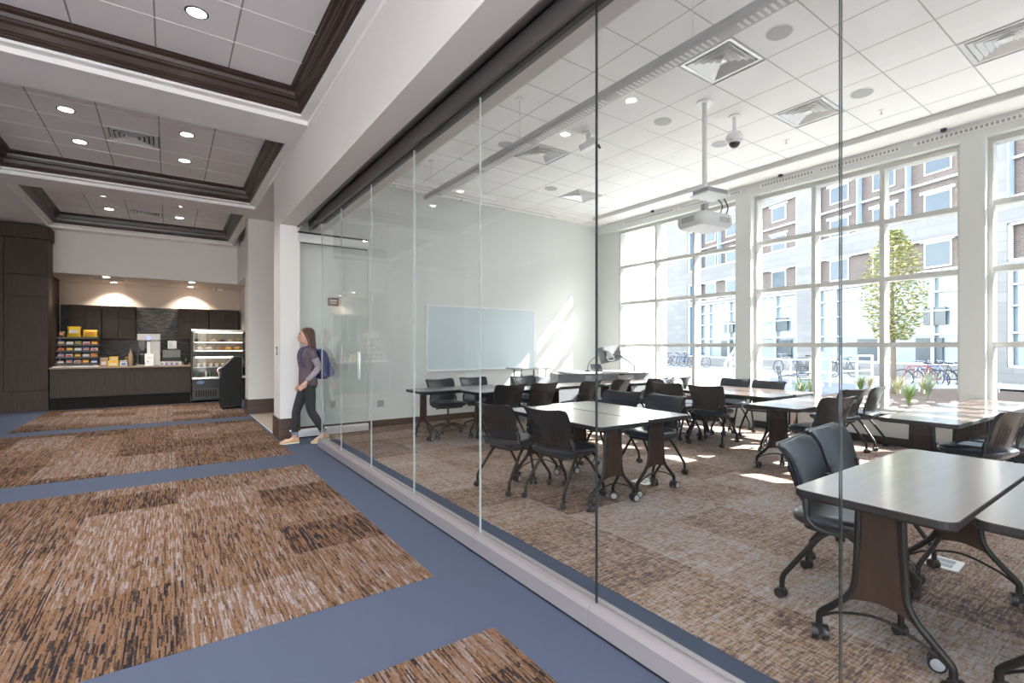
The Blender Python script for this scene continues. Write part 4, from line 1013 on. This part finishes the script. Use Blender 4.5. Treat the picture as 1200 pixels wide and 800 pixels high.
# ================================================================== the walking person
M_skin = mat('skin', (.56, .33, .25), .5); M_shirt = mat('mauve_shirt', (.115, .085, .105), .8, noise=.1, nscale=40); M_sleeve = mat('grey_sleeve', (.30, .26, .30), .8)
M_jean = mat('black_jeans', (.022, .023, .028), .8); M_cuff = mat('jean_cuff', (.16, .18, .22), .8); M_hair = mat('brown_hair', (.085, .042, .024), .45); M_shoe = mat('tan_shoe', (.52, .36, .20), .6); M_sole = mat('pale_sole', (.7, .64, .52), .6)
M_pack = mat('navy_backpack', (.035, .050, .16), .7)
pe = empty('person', (1.61, 7.86, 0), R(90), 'walking woman in mauve top and black jeans wearing a blue backpack', 'person')
def remesh(o, vox, sm=3):
    r = o.modifiers.new('join', 'REMESH'); r.mode = 'VOXEL'; r.voxel_size = vox; r.use_smooth_shade = True
    if sm: s = o.modifiers.new('soft', 'SMOOTH'); s.iterations = sm; s.factor = .5
    return o
def ell(b, c, r, M=None, n=14, m=9):
    rows = [[(c[0]+r[0]*math.sin(PI*i/m)*math.cos(2*PI*k/n), c[1]+r[1]*math.sin(PI*i/m)*math.sin(2*PI*k/n), c[2]-r[2]*math.cos(PI*i/m)) for k in range(n)] for i in range(1, m)]
    b.grid(rows, closed_u=True, M=M); b.add(rows[0], [tuple(range(n-1, -1, -1))], M); b.add(rows[-1], [tuple(range(n))], M)
def loft(b, rings, n=18):
    rows = [[(cx+rx*math.cos(2*PI*k/n), cy+ry*math.sin(2*PI*k/n), z) for k in range(n)] for cx, cy, z, rx, ry in rings]
    b.grid(rows, closed_u=True); b.add(rows[0], [tuple(range(n-1, -1, -1))]); b.add(rows[-1], [tuple(range(n))])
TORSO = [(0, -.01, .82, .150, .105), (0, -.01, .90, .165, .115), (0, 0, 1.00, .138, .100), (0, .005, 1.08, .128, .092), (0, .012, 1.18, .145, .108), (0, .008, 1.27, .160, .105), (0, 0, 1.34, .150, .085), (0, -.002, 1.385, .095, .065), (0, 0, 1.41, .055, .05)]
hipR, kneeR, ankR = (.082, 0, .85), (.088, .125, .475), (.088, .155, .085)
hipL, kneeL, ankL = (-.082, 0, .85), (-.088, -.035, .47), (-.088, -.215, .125)
def limb(b, pts, rad, n=10): b.tube(smooth_path(pts, 4), [x for i in range(len(rad)-1) for x in [rad[i] + (rad[i+1]-rad[i])*k/4 for k in range(4)]] + [rad[-1]], n)
shL, elL, wrL = (-.165, -.01, 1.335), (-.205, -.10, 1.09), (-.205, .055, .90)
shR, elR, wrR = (.165, .0, 1.335), (.20, -.05, 1.08), (.19, .05, .88)
def hand(b, w, d, side):
    w = Vector(w); d = Vector(d).normalized(); ax = Vector((side, 0, 0)); fw = ax.cross(d).normalized() * (1 if side < 0 else -1)
    pc_ = w + d * .055
    limb(b, [w, w + d*.03, w + d*.085], [.022, .026, .030], 8)
    for k, ln in enumerate((.070, .078, .072, .058)):
        off = fw * (.026 - .0175*k); p = w + d*.085 + off
        q = p + d*ln*.5 - ax*.010*1; r_ = p + d*ln*.9 - ax*.026
        b.tube([w + d*.05 + off*.7, p, q, r_], [.009, .0085, .008, .0065], 7)
    p = w + d*.03 + fw*.028; b.tube([w + d*.02 + fw*.012, p, p + d*.03 + fw*.014, p + d*.058 + fw*.016 - ax*.008], [.011, .010, .009, .007], 7)
B_ = MB()
loft(B_, TORSO)
limb(B_, [(0, 0, 1.36), (0, .005, 1.42), (0, .018, 1.48)], [.055, .048, .050])
loft(B_, [(0, .030, 1.435, .030, .036), (0, .034, 1.455, .048, .062), (0, .030, 1.49, .062, .082), (0, .026, 1.53, .070, .092), (0, .020, 1.57, .074, .096), (0, .012, 1.61, .068, .088), (0, .008, 1.64, .048, .062), (0, .005, 1.655, .02, .026)])
b_n = [(0, .112, 1.555), (0, .122, 1.535), (0, .134, 1.518), (0, .118, 1.508)]
B_.tube(b_n, [.007, .009, .012, .009], 8)
for s in (-1, 1): ell(B_, (s*.075, .012, 1.535), (.008, .018, .030))
ell(B_, (0, .112, 1.483), (.022, .012, .009))
for hp, kn, an in ((hipR, kneeR, ankR), (hipL, kneeL, ankL)): limb(B_, [hp, tuple((Vector(hp)*.55+Vector(kn)*.45)), kn, tuple(Vector(kn)*.65+Vector(an)*.35), an], [.085, .072, .052, .055, .034])
for s_, e_, w_ in ((shL, elL, wrL), (shR, elR, wrR)): limb(B_, [s_, e_, w_], [.050, .038, .024])
hand(B_, wrL, Vector(wrL)-Vector(elL), -1); hand(B_, wrR, (0.0, .45, -.9), 1)
for an, tilt in ((ankR, 0), (ankL, -.06)): limb(B_, [an, (an[0], an[1]+.05, an[2]-.045), (an[0], an[1]+.14, .045 if tilt == 0 else .035)], [.036, .034, .024])
remesh(B_.build('body', M_skin, pe), .006, 2)
S_ = MB()
loft(S_, [(0, -.01, .835, .172, .128), (0, -.008, .90, .174, .126), (0, 0, 1.00, .152, .113), (0, .005, 1.08, .145, .106), (0, .012, 1.18, .157, .120), (0, .008, 1.27, .171, .116), (0, 0, 1.34, .160, .096), (0, -.002, 1.385, .105, .075), (0, .002, 1.40, .072, .064)])
for s_, e_ in ((shL, elL), (shR, elR)): limb(S_, [s_, tuple(Vector(s_)*.5+Vector(e_)*.5)], [.062, .054])
remesh(S_.build('top', M_shirt, pe), .009, 3)
for s_, e_, w_ in ((shL, elL, wrL), (shR, elR, wrR)):
    L_ = MB(); limb(L_, [tuple(Vector(s_)*.55+Vector(e_)*.45), e_, tuple(Vector(w_)*.94+Vector(e_)*.06)], [.050, .046, .034]); L_.build('sleeve', M_sleeve, pe, smooth=60)
J_ = MB(); loft(J_, [(0, -.01, .80, .158, .113), (0, -.01, .90, .172, .122), (0, -.004, .95, .158, .112)])
for hp, kn, an in ((hipR, kneeR, ankR), (hipL, kneeL, ankL)): limb(J_, [hp, tuple((Vector(hp)*.55+Vector(kn)*.45)), kn, tuple(Vector(kn)*.65+Vector(an)*.35), tuple(Vector(an)+ (Vector(kn)-Vector(an))*.16)], [.092, .080, .060, .061, .046])
remesh(J_.build('jeans', M_jean, pe), .009, 3)
for kn, an in ((kneeR, ankR), (kneeL, ankL)):
    d_ = Vector(kn)-Vector(an); MB().tube([Vector(an)+d_*.10, Vector(an)+d_*.20], .050, 14).build('cuff', M_cuff, pe, smooth=50)
H_ = MB()
loft(H_, [(0, -.075, 1.22, .045, .022), (0, -.080, 1.30, .085, .034), (0, -.070, 1.40, .098, .046), (0, -.045, 1.48, .092, .062), (0, -.022, 1.55, .090, .085), (0, -.008, 1.61, .083, .094), (0, -.004, 1.65, .064, .078), (0, -.004, 1.672, .03, .04)])
for s in (-1, 1): limb(H_, [(s*.04, .066, 1.635), (s*.074, .040, 1.585), (s*.085, .0, 1.50), (s*.090, -.02, 1.40), (s*.088, -.02, 1.32)], [.020, .024, .026, .026, .014])
remesh(H_.build('hair', M_hair, pe), .008, 4)
for s in (-1, 1):
    e_ = MB(); ell(e_, (s*.030, .108, 1.550), (.012, .007, .008)); e_.build('eye', M_pw, pe, smooth=60)
    e_ = MB(); ell(e_, (s*.030, .113, 1.550), (.006, .004, .006)); e_.build('iris', M_choc, pe, smooth=60)
    MB().tube([(s*.016, .113, 1.572), (s*.032, .110, 1.576), (s*.046, .098, 1.571)], .0035, 6).build('eyebrow', M_hair, pe)
e_ = MB(); ell(e_, (0, .119, 1.483), (.020, .007, .006)); e_.build('lips', mat('lips', (.45, .16, .14), .5), pe, smooth=60)
MB().tube([Vector(wrL)+Vector((.0, -.022, .022)), Vector(wrL)+Vector((0, -.006, .008))], .034, 14).build('watch', M_black, pe, smooth=50)
for an, heel in ((ankR, 0.0), (ankL, .03)):
    sh = MB(); x0, y0 = an[0], an[1]
    def zf(y): return heel * max(0, (.09 - y)) / .14
    rows = []
    for yy, hw, zt in ((-.065, .012, .055), (-.055, .030, .075), (-.02, .036, .080), (.03, .038, .070), (.09, .043, .055), (.14, .044, .045), (.17, .036, .036), (.19, .014, .022)):
        rows.append([(x0+hw*math.cos(a), y0+yy, zf(yy) + .004 + zt * (.5 + .5*math.sin(a))) for a in [2*PI*k/12 for k in range(12)]])
    sh.grid(rows, closed_u=True); sh.add(rows[0], [tuple(range(12))]); sh.add(rows[-1], [tuple(range(12))])
    so = sh.build('shoe', M_shoe, pe, smooth=60)
    MB().add([(x0+hw*s, y0+yy, zf(yy)+z) for z in (0, .016) for s in (-1, 1) for yy, hw in ((-.06, .03), (.03, .04), (.13, .046), (.185, .02))], [(0, 1, 5, 4), (1, 2, 6, 5), (2, 3, 7, 6), (8, 12, 13, 9), (9, 13, 14, 10), (10, 14, 15, 11), (0, 8, 9, 1), (1, 9, 10, 2), (2, 10, 11, 3), (4, 5, 13, 12), (5, 6, 14, 13), (6, 7, 15, 14), (0, 4, 12, 8), (3, 11, 15, 7)]).build('sole', M_sole, so)
# backpack
bp = empty('backpack', (1.61, 7.86, 0), R(90), 'navy blue backpack worn by the walking woman', 'backpack')
K_ = MB(); loft(K_, [(0, -.20, .92, .10, .060), (0, -.215, .96, .145, .095), (0, -.215, 1.08, .150, .100), (0, -.205, 1.22, .145, .088), (0, -.185, 1.32, .12, .065), (0, -.165, 1.36, .06, .03)]); remesh(K_.build('bag', M_pack, bp), .010, 4)
K_ = MB(); loft(K_, [(0, -.30, .95, .09, .035), (0, -.315, 1.0, .115, .045), (0, -.31, 1.10, .105, .040), (0, -.295, 1.15, .08, .02)]); K_.build('front_pocket', mat('navy_light', (.05, .075, .20), .7), bp, smooth=60)
for s in (-1, 1): MB().tube(smooth_path([(s*.085, -.13, 1.33), (s*.085, -.03, 1.40), (s*.085, .06, 1.375), (s*.09, .11, 1.27), (s*.125, .07, 1.12), (s*.13, -.12, 1.02)], 5), .011, 6).build('shoulder_strap', M_pack, bp, smooth=60)
# ================================================================== outside the windows
M_conc = mat('concrete', (.40, .39, .375), .85, noise=.08, nscale=3); M_road = mat('asphalt', (.20, .22, .26), .85, noise=.1, nscale=2); M_mulch = mat('mulch', (.11, .075, .055), .95, noise=.4, nscale=14)
M_stonew = mat('pale_stone', (.55, .51, .48), .8); M_lwhite = mat('outdoor_white', (.62, .62, .61), .6)
def blockmat(m, c1, c2, mo, bw, rh, ms):
    nt, b = nodes(m); tc = N(nt, 'ShaderNodeTexCoord'); mp = N(nt, 'ShaderNodeMapping'); mp.inputs['Rotation'].default_value = (PI/2, 0, 0); nt.links.new(tc.outputs['Object'], mp.inputs['Vector'])
    t = N(nt, 'ShaderNodeTexBrick'); t.inputs['Color1'].default_value = (*c1, 1); t.inputs['Color2'].default_value = (*c2, 1); t.inputs['Mortar'].default_value = (*mo, 1)
    t.inputs['Scale'].default_value = 1; t.inputs['Brick Width'].default_value = bw; t.inputs['Row Height'].default_value = rh; t.inputs['Mortar Size'].default_value = ms
    nt.links.new(mp.outputs[0], t.inputs['Vector']); nt.links.new(t.outputs[0], b.inputs['Base Color'])
blockmat(M_stonew, (.19, .18, .172), (.23, .218, .206), (.15, .143, .136), 1.0, .38, .012)
M_brick = mat('red_brick', (.2, .12, .1), .85); blockmat(M_brick, (.10, .066, .056), (.14, .096, .080), (.19, .17, .155), .22, .075, .010)
M_fwin = mat('facade_glass', (.19, .24, .27), .06, spec=1.0); M_fdark = mat('facade_dark_glass', (.045, .06, .075), .12, spec=.5); M_fblue = mat('facade_blue_glass', (.10, .26, .60), .08, spec=.9); M_ffin = mat('blue_fin', (.30, .38, .55), .4)
struct('terrace', MB().box(8.36, -60, -.35, 60, 60, -.15).box(-60, -60, -.35, 8.36, -4.2, -.15).box(-60, -4.2, -.35, -6.2, 60, -.15), M_conc, 'pale concrete ground outside the windows', 'ground')
FE = Vector((.30993, .95077, 0)); FO = Vector((26.9, 10.5, 0)); FR = math.atan2(FE.y, FE.x)
def FP(t, off, z): return FO + FE * t + Vector((-FE.y, FE.x, 0)) * off + Vector((0, 0, z))
o = tag(MB().box(-40, 4.0, -.148, 45, 11.5, -.130).build('street', M_road, None, loc=FO, rz=FR), 'blue grey street in front of the brick building', 'street', kind='structure')
o = tag(MB().box(-40, .1, -.15, 45, 3.9, .02).build('sidewalk', M_conc, None, loc=FO, rz=FR), 'raised pale sidewalk along the brick building', 'sidewalk', kind='structure')
bd = empty('brick_building', FO, FR, 'pale stone building with brick bays and white window frames across the street', 'building')
w_ = MB()
bays = [(-30, -6.3), (-4.9, 2.2), (3.5, 6.6), (8.1, 12.4), (13.0, 13.75)]
lev = [(.6, 4.42), (4.55, 5.98), (6.9, 9.9)]
edges = [-34] + [x for b in bays for x in b] + [17]
for i in range(0, len(edges), 2): w_.box(edges[i], -6, -.2, edges[i+1], 0, 12.6)
zz = [-.2] + [x for l in lev for x in l] + [12.6]
for a, b in bays:
    for i in range(0, len(zz), 2): w_.box(a, -6, zz[i], b, 0, zz[i+1])
w_.build('stone_wall', M_stonew, bd)
MB().box(17, -8, -.2, 45, -2, 12.0).build('rear_wing', M_stonew, bd)
for a, b in bays:
    for k, (z0, z1) in enumerate(lev):
        narrow = b - a < 1; ground_ = k == 0
        if narrow: MB().box(a, -.35, z0, b, -.28, z1).build('blue_window', M_fblue, bd)
        elif ground_: MB().box(a, -.35, z0, b, -.28, z1).build('glazing', M_fwin, bd)
        else: MB().box(a, -.40, z0, b, -.30, z1).build('brick_panel', M_brick, bd)
        fr = MB(); W = .09
        for q in ((a, z0, a+W, z1), (b-W, z0, b, z1), (a, z0, b, z0+W), (a, z1-W, b, z1)): fr.box(q[0], -.22, q[1], q[2], -.06, q[3])
        f_ = fr.build('window_frame', M_lwhite, bd)
        if narrow: continue
        n = max(1, round((b - a) / 2.3))
        if ground_:
            for i in range(1, n+1):
                x = a + (b-a)*i/(n+.0) - (b-a)/n*.45
                MB().box(x-.035, -.24, z0, x+.035, -.08, z1).build('mullion', M_lwhite, f_)
            for z in (1.9, 2.9, 3.7): MB().box(a, -.23, z-.03, b, -.10, z+.03).build('transom', M_lwhite, f_)
        else:
            if k == 2: MB().box(a, -.23, 8.35, b, -.10, 8.43).build('transom', M_lwhite, f_)
            for i in range(n):
                x = a + (b-a)*(i+.5)/n
                if k == 2 and n > 1: MB().box(a+(b-a)*(i+.97)/n-.035, -.24, z0, a+(b-a)*(i+.97)/n+.035, .06, z1).build('blue_fin', M_ffin, f_)
                for (c0, c1) in (((7.0, 7.95), (8.75, 9.65)) if k == 2 else ((4.75, 5.85),)):
                    MB().box(x-.55, -.29, c0, x+.55, -.25, c1).build('sash_window', M_lwhite, f_)
                    MB().box(x-.48, -.25, c0+.07, x+.48, -.235, c1-.07).build('sash_glass', M_fdark, f_)
                    MB().box(x-.70, -.29, c1, x+.70, -.20, c1+.12).build('lintel', M_lwhite, f_)
    if b - a > 3 and a > -20:
        for z in (2.3,): MB().box(a+.8, -.20, z, a+1.7, -.15, z+.75).build('dark_sign', M_fdark, bd)
for x in (-3.4, -.6, 4.6, 9.6): 
    MB().box(x-.55, -.26, .62, x+.55, -.2, 1.75).build('door_glass', M_fdark, bd)
# sunlit wing of this building beyond the corner window
wg = empty('white_wing', (8.4, 9.0, 0), 0, 'bright sunlit white wing wall outside the corner window', 'building')
MB().box(0, 0, -.3, 2.60, 3.0, 7.0).build('wall', M_lwhite, wg)
MB().tube([(.9, -.03, 3.25), (1.6, -.25, 3.22)], .03, 8).build('lamp_arm', M_lwhite, wg); MB().lathe([(.06, -.22), (.12, -.16), (.12, .1), (.04, .16)], 14, Matrix.Translation((1.85, -.35, 3.2)) @ Matrix.Rotation(R(80), 4, 'Y')).build('lamp_head', M_lwhite, wg, smooth=50)
lw = empty('low_wall', (8.9, 7.4, -.15), R(-4), 'low white wall outside the corner window', 'wall'); MB().box(.6, 2.0, 0, 7.2, 2.4, .78).build('wall', M_lwhite, lw); MB().box(.55, 1.95, .78, 7.25, 2.45, .84).build('coping', M_conc, lw)
# white handrails
def rail(p, q, h, label):
    p = Vector(p); q = Vector(q); d = q - p; u = Vector((0, 0, h))
    o = empty('handrail', p, 0, label, 'handrail', 'white handrails outside')
    for f_ in (0, .5, 1): MB().cyl(d*f_, d*f_+u, .045, 10).build('post', M_lwhite, o, smooth=40)
    for k in (1, .55): MB().cyl(u*k, d+u*k, .04, 10).build('bar', M_lwhite, o, smooth=40)
rail((15.6, 10.2, -.15), (17.4, 10.9, .4), .95, 'white sloping handrail seen through the corner window')
rail((18.2, 9.2, -.15), (20.0, 8.6, -.15), 1.05, 'white pipe handrail seen through the middle window')
rail((19.0, 7.8, -.15), (20.6, 7.4, -.15), 1.2, 'white pipe handrail beside the planting bed')
# planting bed with rocks, grasses, tree
bedp = [(11.5, 6.2), (13.5, 1.0), (12.5, -3.5), (21, -3.5), (21.5, 4.2), (17.5, 6.8)]
tag(MB().prism(bedp, -.15, .02).build('planting_bed', M_mulch), 'brown mulched planting bed outside the middle window', 'planting bed')
M_rock = mat('garden_rock', (.26, .225, .195), .9, noise=.25, nscale=9)
_rk = MB(); ell(_rk, (0, 0, .05), (.20, .15, .12), n=8, m=5); _rk.v = [(x, y, max(z, 0)) for x, y, z in _rk.v]; ROCK = _rk.mesh('garden_rock', M_rock)
def inside(x, y):
    c = False
    for (x0, y0), (x1, y1) in zip(bedp, bedp[1:] + bedp[:1]):
        if (y0 > y) != (y1 > y) and x < (x1-x0)*(y-y0)/(y1-y0)+x0: c = not c
    return c
k = 0; rspots = []
while k < 90:
    x, y = rnd.uniform(11.6, 14.8), rnd.uniform(-1, 6)
    tries = globals().get('rt', 0) + 1; rt = tries
    if tries > 6000: break
    if not inside(x, y) or any((x-p)**2 + (y-q)**2 < .10 for p, q in rspots): continue
    rspots.append((x, y))
    o = inst('garden_rock', ROCK, None, (x, y, .021), rnd.uniform(0, 6)); s = rnd.uniform(.45, .85); o.scale = (s, s, s*rnd.uniform(.6, 1))
    tag(o, 'rough brown rock lying on the planting bed mulch', 'rock', 'rocks on the planting bed'); k += 1
M_grass = [mat('grass_green', (.16, .22, .06), .7), mat('grass_straw', (.42, .36, .18), .8), mat('grass_grey', (.24, .27, .16), .8)]; M_plume = mat('grass_plume', (.66, .60, .50), .9)
def clump(seed, h, n, m):
    r_ = random.Random(seed); b = MB(); p = MB()
    for i in range(n):
        a = r_.uniform(0, 2*PI); ln = h * r_.uniform(.6, 1.1); out = r_.uniform(.1, .6) * h; ww = .012
        d = Vector((math.cos(a), math.sin(a), 0)); t = Vector((-d.y, d.x, 0)) * ww
        pts = [d*out*s*s + Vector((0, 0, ln*s*(1-.25*s))) for s in (0, .4, .75, 1)]
        vs = []
        for j, q in enumerate(pts): f_ = 1 - j/3.3; vs += [tuple(q - t*f_), tuple(q + t*f_)]
        b.add(vs, [(0, 1, 3, 2), (2, 3, 5, 4), (4, 5, 7, 6)])
        if i % 14 == 0: ell(p, tuple(pts[-1]), (.014, .014, .06), n=6, m=4)
    return b.mesh('blades', m), p.mesh('plumes', M_plume)
CL = [clump(3, .75, 90, M_grass[0]), clump(5, .6, 80, M_grass[1]), clump(9, .85, 100, M_grass[2])]
k = 0; tries = 0; spots = []
while k < 84 and tries < 9000:
    tries += 1
    x, y = rnd.uniform(12.6, 18.5), rnd.uniform(-3, 6.4)
    if not inside(x, y) or any((x-a)**2 + (y-b)**2 < .12 for a, b in rspots) or any((x-a)**2 + (y-b)**2 < .70 for a, b in spots): continue
    if (x-17.0)**2 + (y-5.55)**2 < .5 or (x-15.2)**2 + (y-5.6)**2 < .9: continue
    spots.append((x, y)); a, p = CL[k % 3]
    o = empty('ornamental_grass', (x, y, .02), rnd.uniform(0, 6), ['green ornamental grass clump in the planting bed', 'straw coloured grass clump in the planting bed', 'grey green grass clump with pale plumes in the planting bed'][k % 3], 'grass', 'ornamental grasses in the planting bed')
    o['kind'] = 'thing'; inst('blades', a, o); inst('plumes', p, o); k += 1
def tree(x, y, h, crown_z, rad, seed, label, mats, n=1500, leaf=.09):
    r_ = random.Random(seed); o = empty('young_tree', (x, y, .030 if x < 20 else -.13), 0, label, 'tree')
    b = MB().tube(smooth_path([(0, 0, 0), (.03, .02, h*.3), (-.02, .03, h*.6), (.02, 0, h*.92)], 4), [.07]*5 + [.05]*4 + [.02]*4, 8)
    for i in range(12):
        z = h*(.32 + .05*i); a = r_.uniform(0, 2*PI); l_ = rad*(1 - .5*i/12)
        b.tube([(0, 0, z), (l_*.5*math.cos(a), l_*.5*math.sin(a), z+l_*.35), (l_*.9*math.cos(a), l_*.9*math.sin(a), z+l_*.8)], [.022, .014, .006], 5)
    b.build('trunk', mat('bark', (.16, .12, .09), .9), o)
    f_ = MB()
    for i in range(n):
        t = r_.random(); z = crown_z + (h - crown_z) * t; rr = rad * (math.sin(PI * min(1, t*.85 + .12))) ** .7 * math.sqrt(r_.random()); a = r_.uniform(0, 2*PI)
        c = Vector((rr*math.cos(a), rr*math.sin(a), z)); q = Matrix.Rotation(r_.uniform(0, 6), 3, 'Z') @ Matrix.Rotation(r_.uniform(-1.2, 1.2), 3, 'X')
        s = leaf * r_.uniform(.6, 1.2)
        f_.mat(r_.randrange(len(mats))); f_.add([tuple(c + q @ Vector(v)) for v in ((-s*.5, 0, 0), (0, -s*.3, .01), (s*.6, 0, 0), (0, s*.3, .01))], [(0, 1, 2, 3)])
    fo = f_.build('foliage', mats, o); fo['kind'] = 'stuff'
ML = [mat('leaf_green', (.16, .20, .05), .6), mat('leaf_yellow', (.38, .31, .10), .6), mat('leaf_olive', (.25, .25, .08), .6)]
tree(17.0, 5.55, 4.75, 1.55, .85, 4, 'slender yellow green young tree outside the middle window', ML, 5200, .10)
tree(24.5, 24.5, 7.5, 1.2, 2.2, 8, 'dark green tree standing far behind the white wing wall', [mat('leaf_dark', (.05, .09, .05), .7), mat('leaf_dark2', (.08, .12, .06), .7)], 1800, .22)
# bicycles
M_bt = mat('tyre', (.03, .03, .03), .7)
def bike_parts():
    wh = MB()
    for y in (-.52, .52):
        wh.tube([(0, y + .33*math.cos(2*PI*k/20), .34 + .33*math.sin(2*PI*k/20)) for k in range(20)], .018, 6, closed=True)
        for k in range(6): wh.cyl((0, y, .34), (0, y + .32*math.cos(PI*k/3), .34 + .32*math.sin(PI*k/3)), .003, 4)
    fr = MB()
    A, B, C_, D = (0, -.52, .34), (0, -.08, .30), (0, -.22, .82), (0, .34, .80)
    for p, q in ((A, B), (A, C_), (B, C_), (B, D), (C_, D), (D, (0, .52, .34))): fr.cyl(p, q, .017, 6)
    hb = MB().tube([(-.28, .26, .98), (-.2, .36, 1.0), (0, .36, .98), (.2, .36, 1.0), (.28, .26, .98)], .013, 6).cyl((0, .34, .80), (0, .36, .98), .014, 6)
    sd = MB().add([(-.08, -.36, .92), (.08, -.36, .92), (.02, -.10, .94), (-.02, -.10, .94), (-.05, -.36, .87), (.05, -.36, .87), (.015, -.12, .89), (-.015, -.12, .89)], [(0, 1, 2, 3), (7, 6, 5, 4), (0, 4, 5, 1), (1, 5, 6, 2), (2, 6, 7, 3), (3, 7, 4, 0)]).cyl((0, -.22, .80), (0, -.23, .90), .012, 6)
    return wh.mesh('wheels', M_bt, 60), fr, hb.mesh('handlebar', M_gplast, 60), sd.mesh('saddle', M_black)
BW, BF, BH, BS = bike_parts()
BFM = {c: BF.mesh('frame', mat('bike_' + c, col, .4), 60) for c, col in (('red', (.35, .04, .05)), ('blue', (.06, .10, .28)), ('silver', (.4, .42, .45)), ('black', (.03, .03, .035)))}
def bike(x, y, z, rz, c, label, group):
    o = empty('bicycle', (x, y, z), R(rz), label, 'bicycle', group)
    inst('wheels', BW, o); inst('frame', BFM[c], o); inst('handlebar', BH, o); inst('saddle', BS, o)
for i, (c, rz) in enumerate((('red', 20), ('blue', 35), ('black', 10), ('silver', 28))):
    p = ground(1078 + i*10, 455, -.13); bike(p.x + .2*i, p.y, -.13, rz, c, '%s bicycle parked at the street behind the grasses' % c, 'bicycles behind the planting bed')
for i in range(9):
    p = FP(9.0 + i*.95, 2.4, .02); bike(p.x, p.y, .02, 68 + (i % 3)*3, ['silver', 'black', 'blue'][i % 3], '%s bicycle in the rack row seen through the corner window' % ['silver', 'black', 'blue'][i % 3], 'bicycles in the far rack')
for i in range(4):
    p = FP(-1.5 + i*1.1, 2.4, .02); bike(p.x, p.y, .02, 66 + i*3, ['black', 'silver'][i % 2], '%s bicycle leaning near the building doors' % ['black', 'silver'][i % 2], 'bicycles near the building')
# patio chair and small table outside
def patio_chair(x, y, rz, label):
    o = empty('patio_chair', (x, y, -.15), R(rz), label, 'chair'); m = mat('patio_metal', (.08, .08, .085), .45, .4)
    for s in (-1, 1):
        MB().tube(smooth_path([(s*.27, .30, 0), (s*.27, .28, .40), (s*.27, .22, .62), (s*.27, -.05, .66), (s*.27, -.26, .60)], 4), .014, 6).build('arm_leg', m, o, smooth=50)
        MB().tube(smooth_path([(s*.25, -.32, 0), (s*.25, -.24, .40), (s*.24, -.32, .92)], 4), .014, 6).build('back_post', m, o, smooth=50)
    b = MB()
    for i in range(9): b.box(-.25, -.24+i*.06, .415, .25, -.21+i*.06, .425)
    b.build('seat_slats', m, o)
    b = MB()
    for i in range(8): z = .48 + i*.06; b.box(-.24, -.25-.075*(z-.4)/.5-.01, z, .24, -.25-.075*(z-.4)/.5, z+.03)
    b.build('back_slats', m, o)
p = ground(925, 465, -.15); patio_chair(p.x, p.y, 200, 'dark wire patio chair on the terrace behind the window side chairs')
p = ground(1005, 462, -.15); patio_chair(p.x - .5, p.y + 1.3, 160, 'dark slatted patio chair beside the ornamental grasses')
o = empty('patio_table', (16.6, 7.4, -.15), 0, 'small pale round patio table on the terrace', 'table'); MB().lathe([(.42, .70), (.42, .73)], 24).build('top', M_lwhite, o); MB().cyl((0, 0, .02), (0, 0, .70), .03).build('post', M_lwhite, o); MB().lathe([(.22, 0), (.2, .02)], 20).build('foot', M_lwhite, o)
o = empty('sign_board', (20.6, 9.4, -.15), R(-60), 'blue leaning sign board near the white handrail', 'sign'); MB().box(-.30, -.02, .3, .30, .02, 1.35, Matrix.Rotation(R(12), 4, 'Y')).build('board', M_ffin, o); MB().cyl((-.2, 0, 0), (-.2, 0, .35), .02).cyl((.3, 0, 0), (.3, 0, .3), .02).build('legs', M_gplast, o)
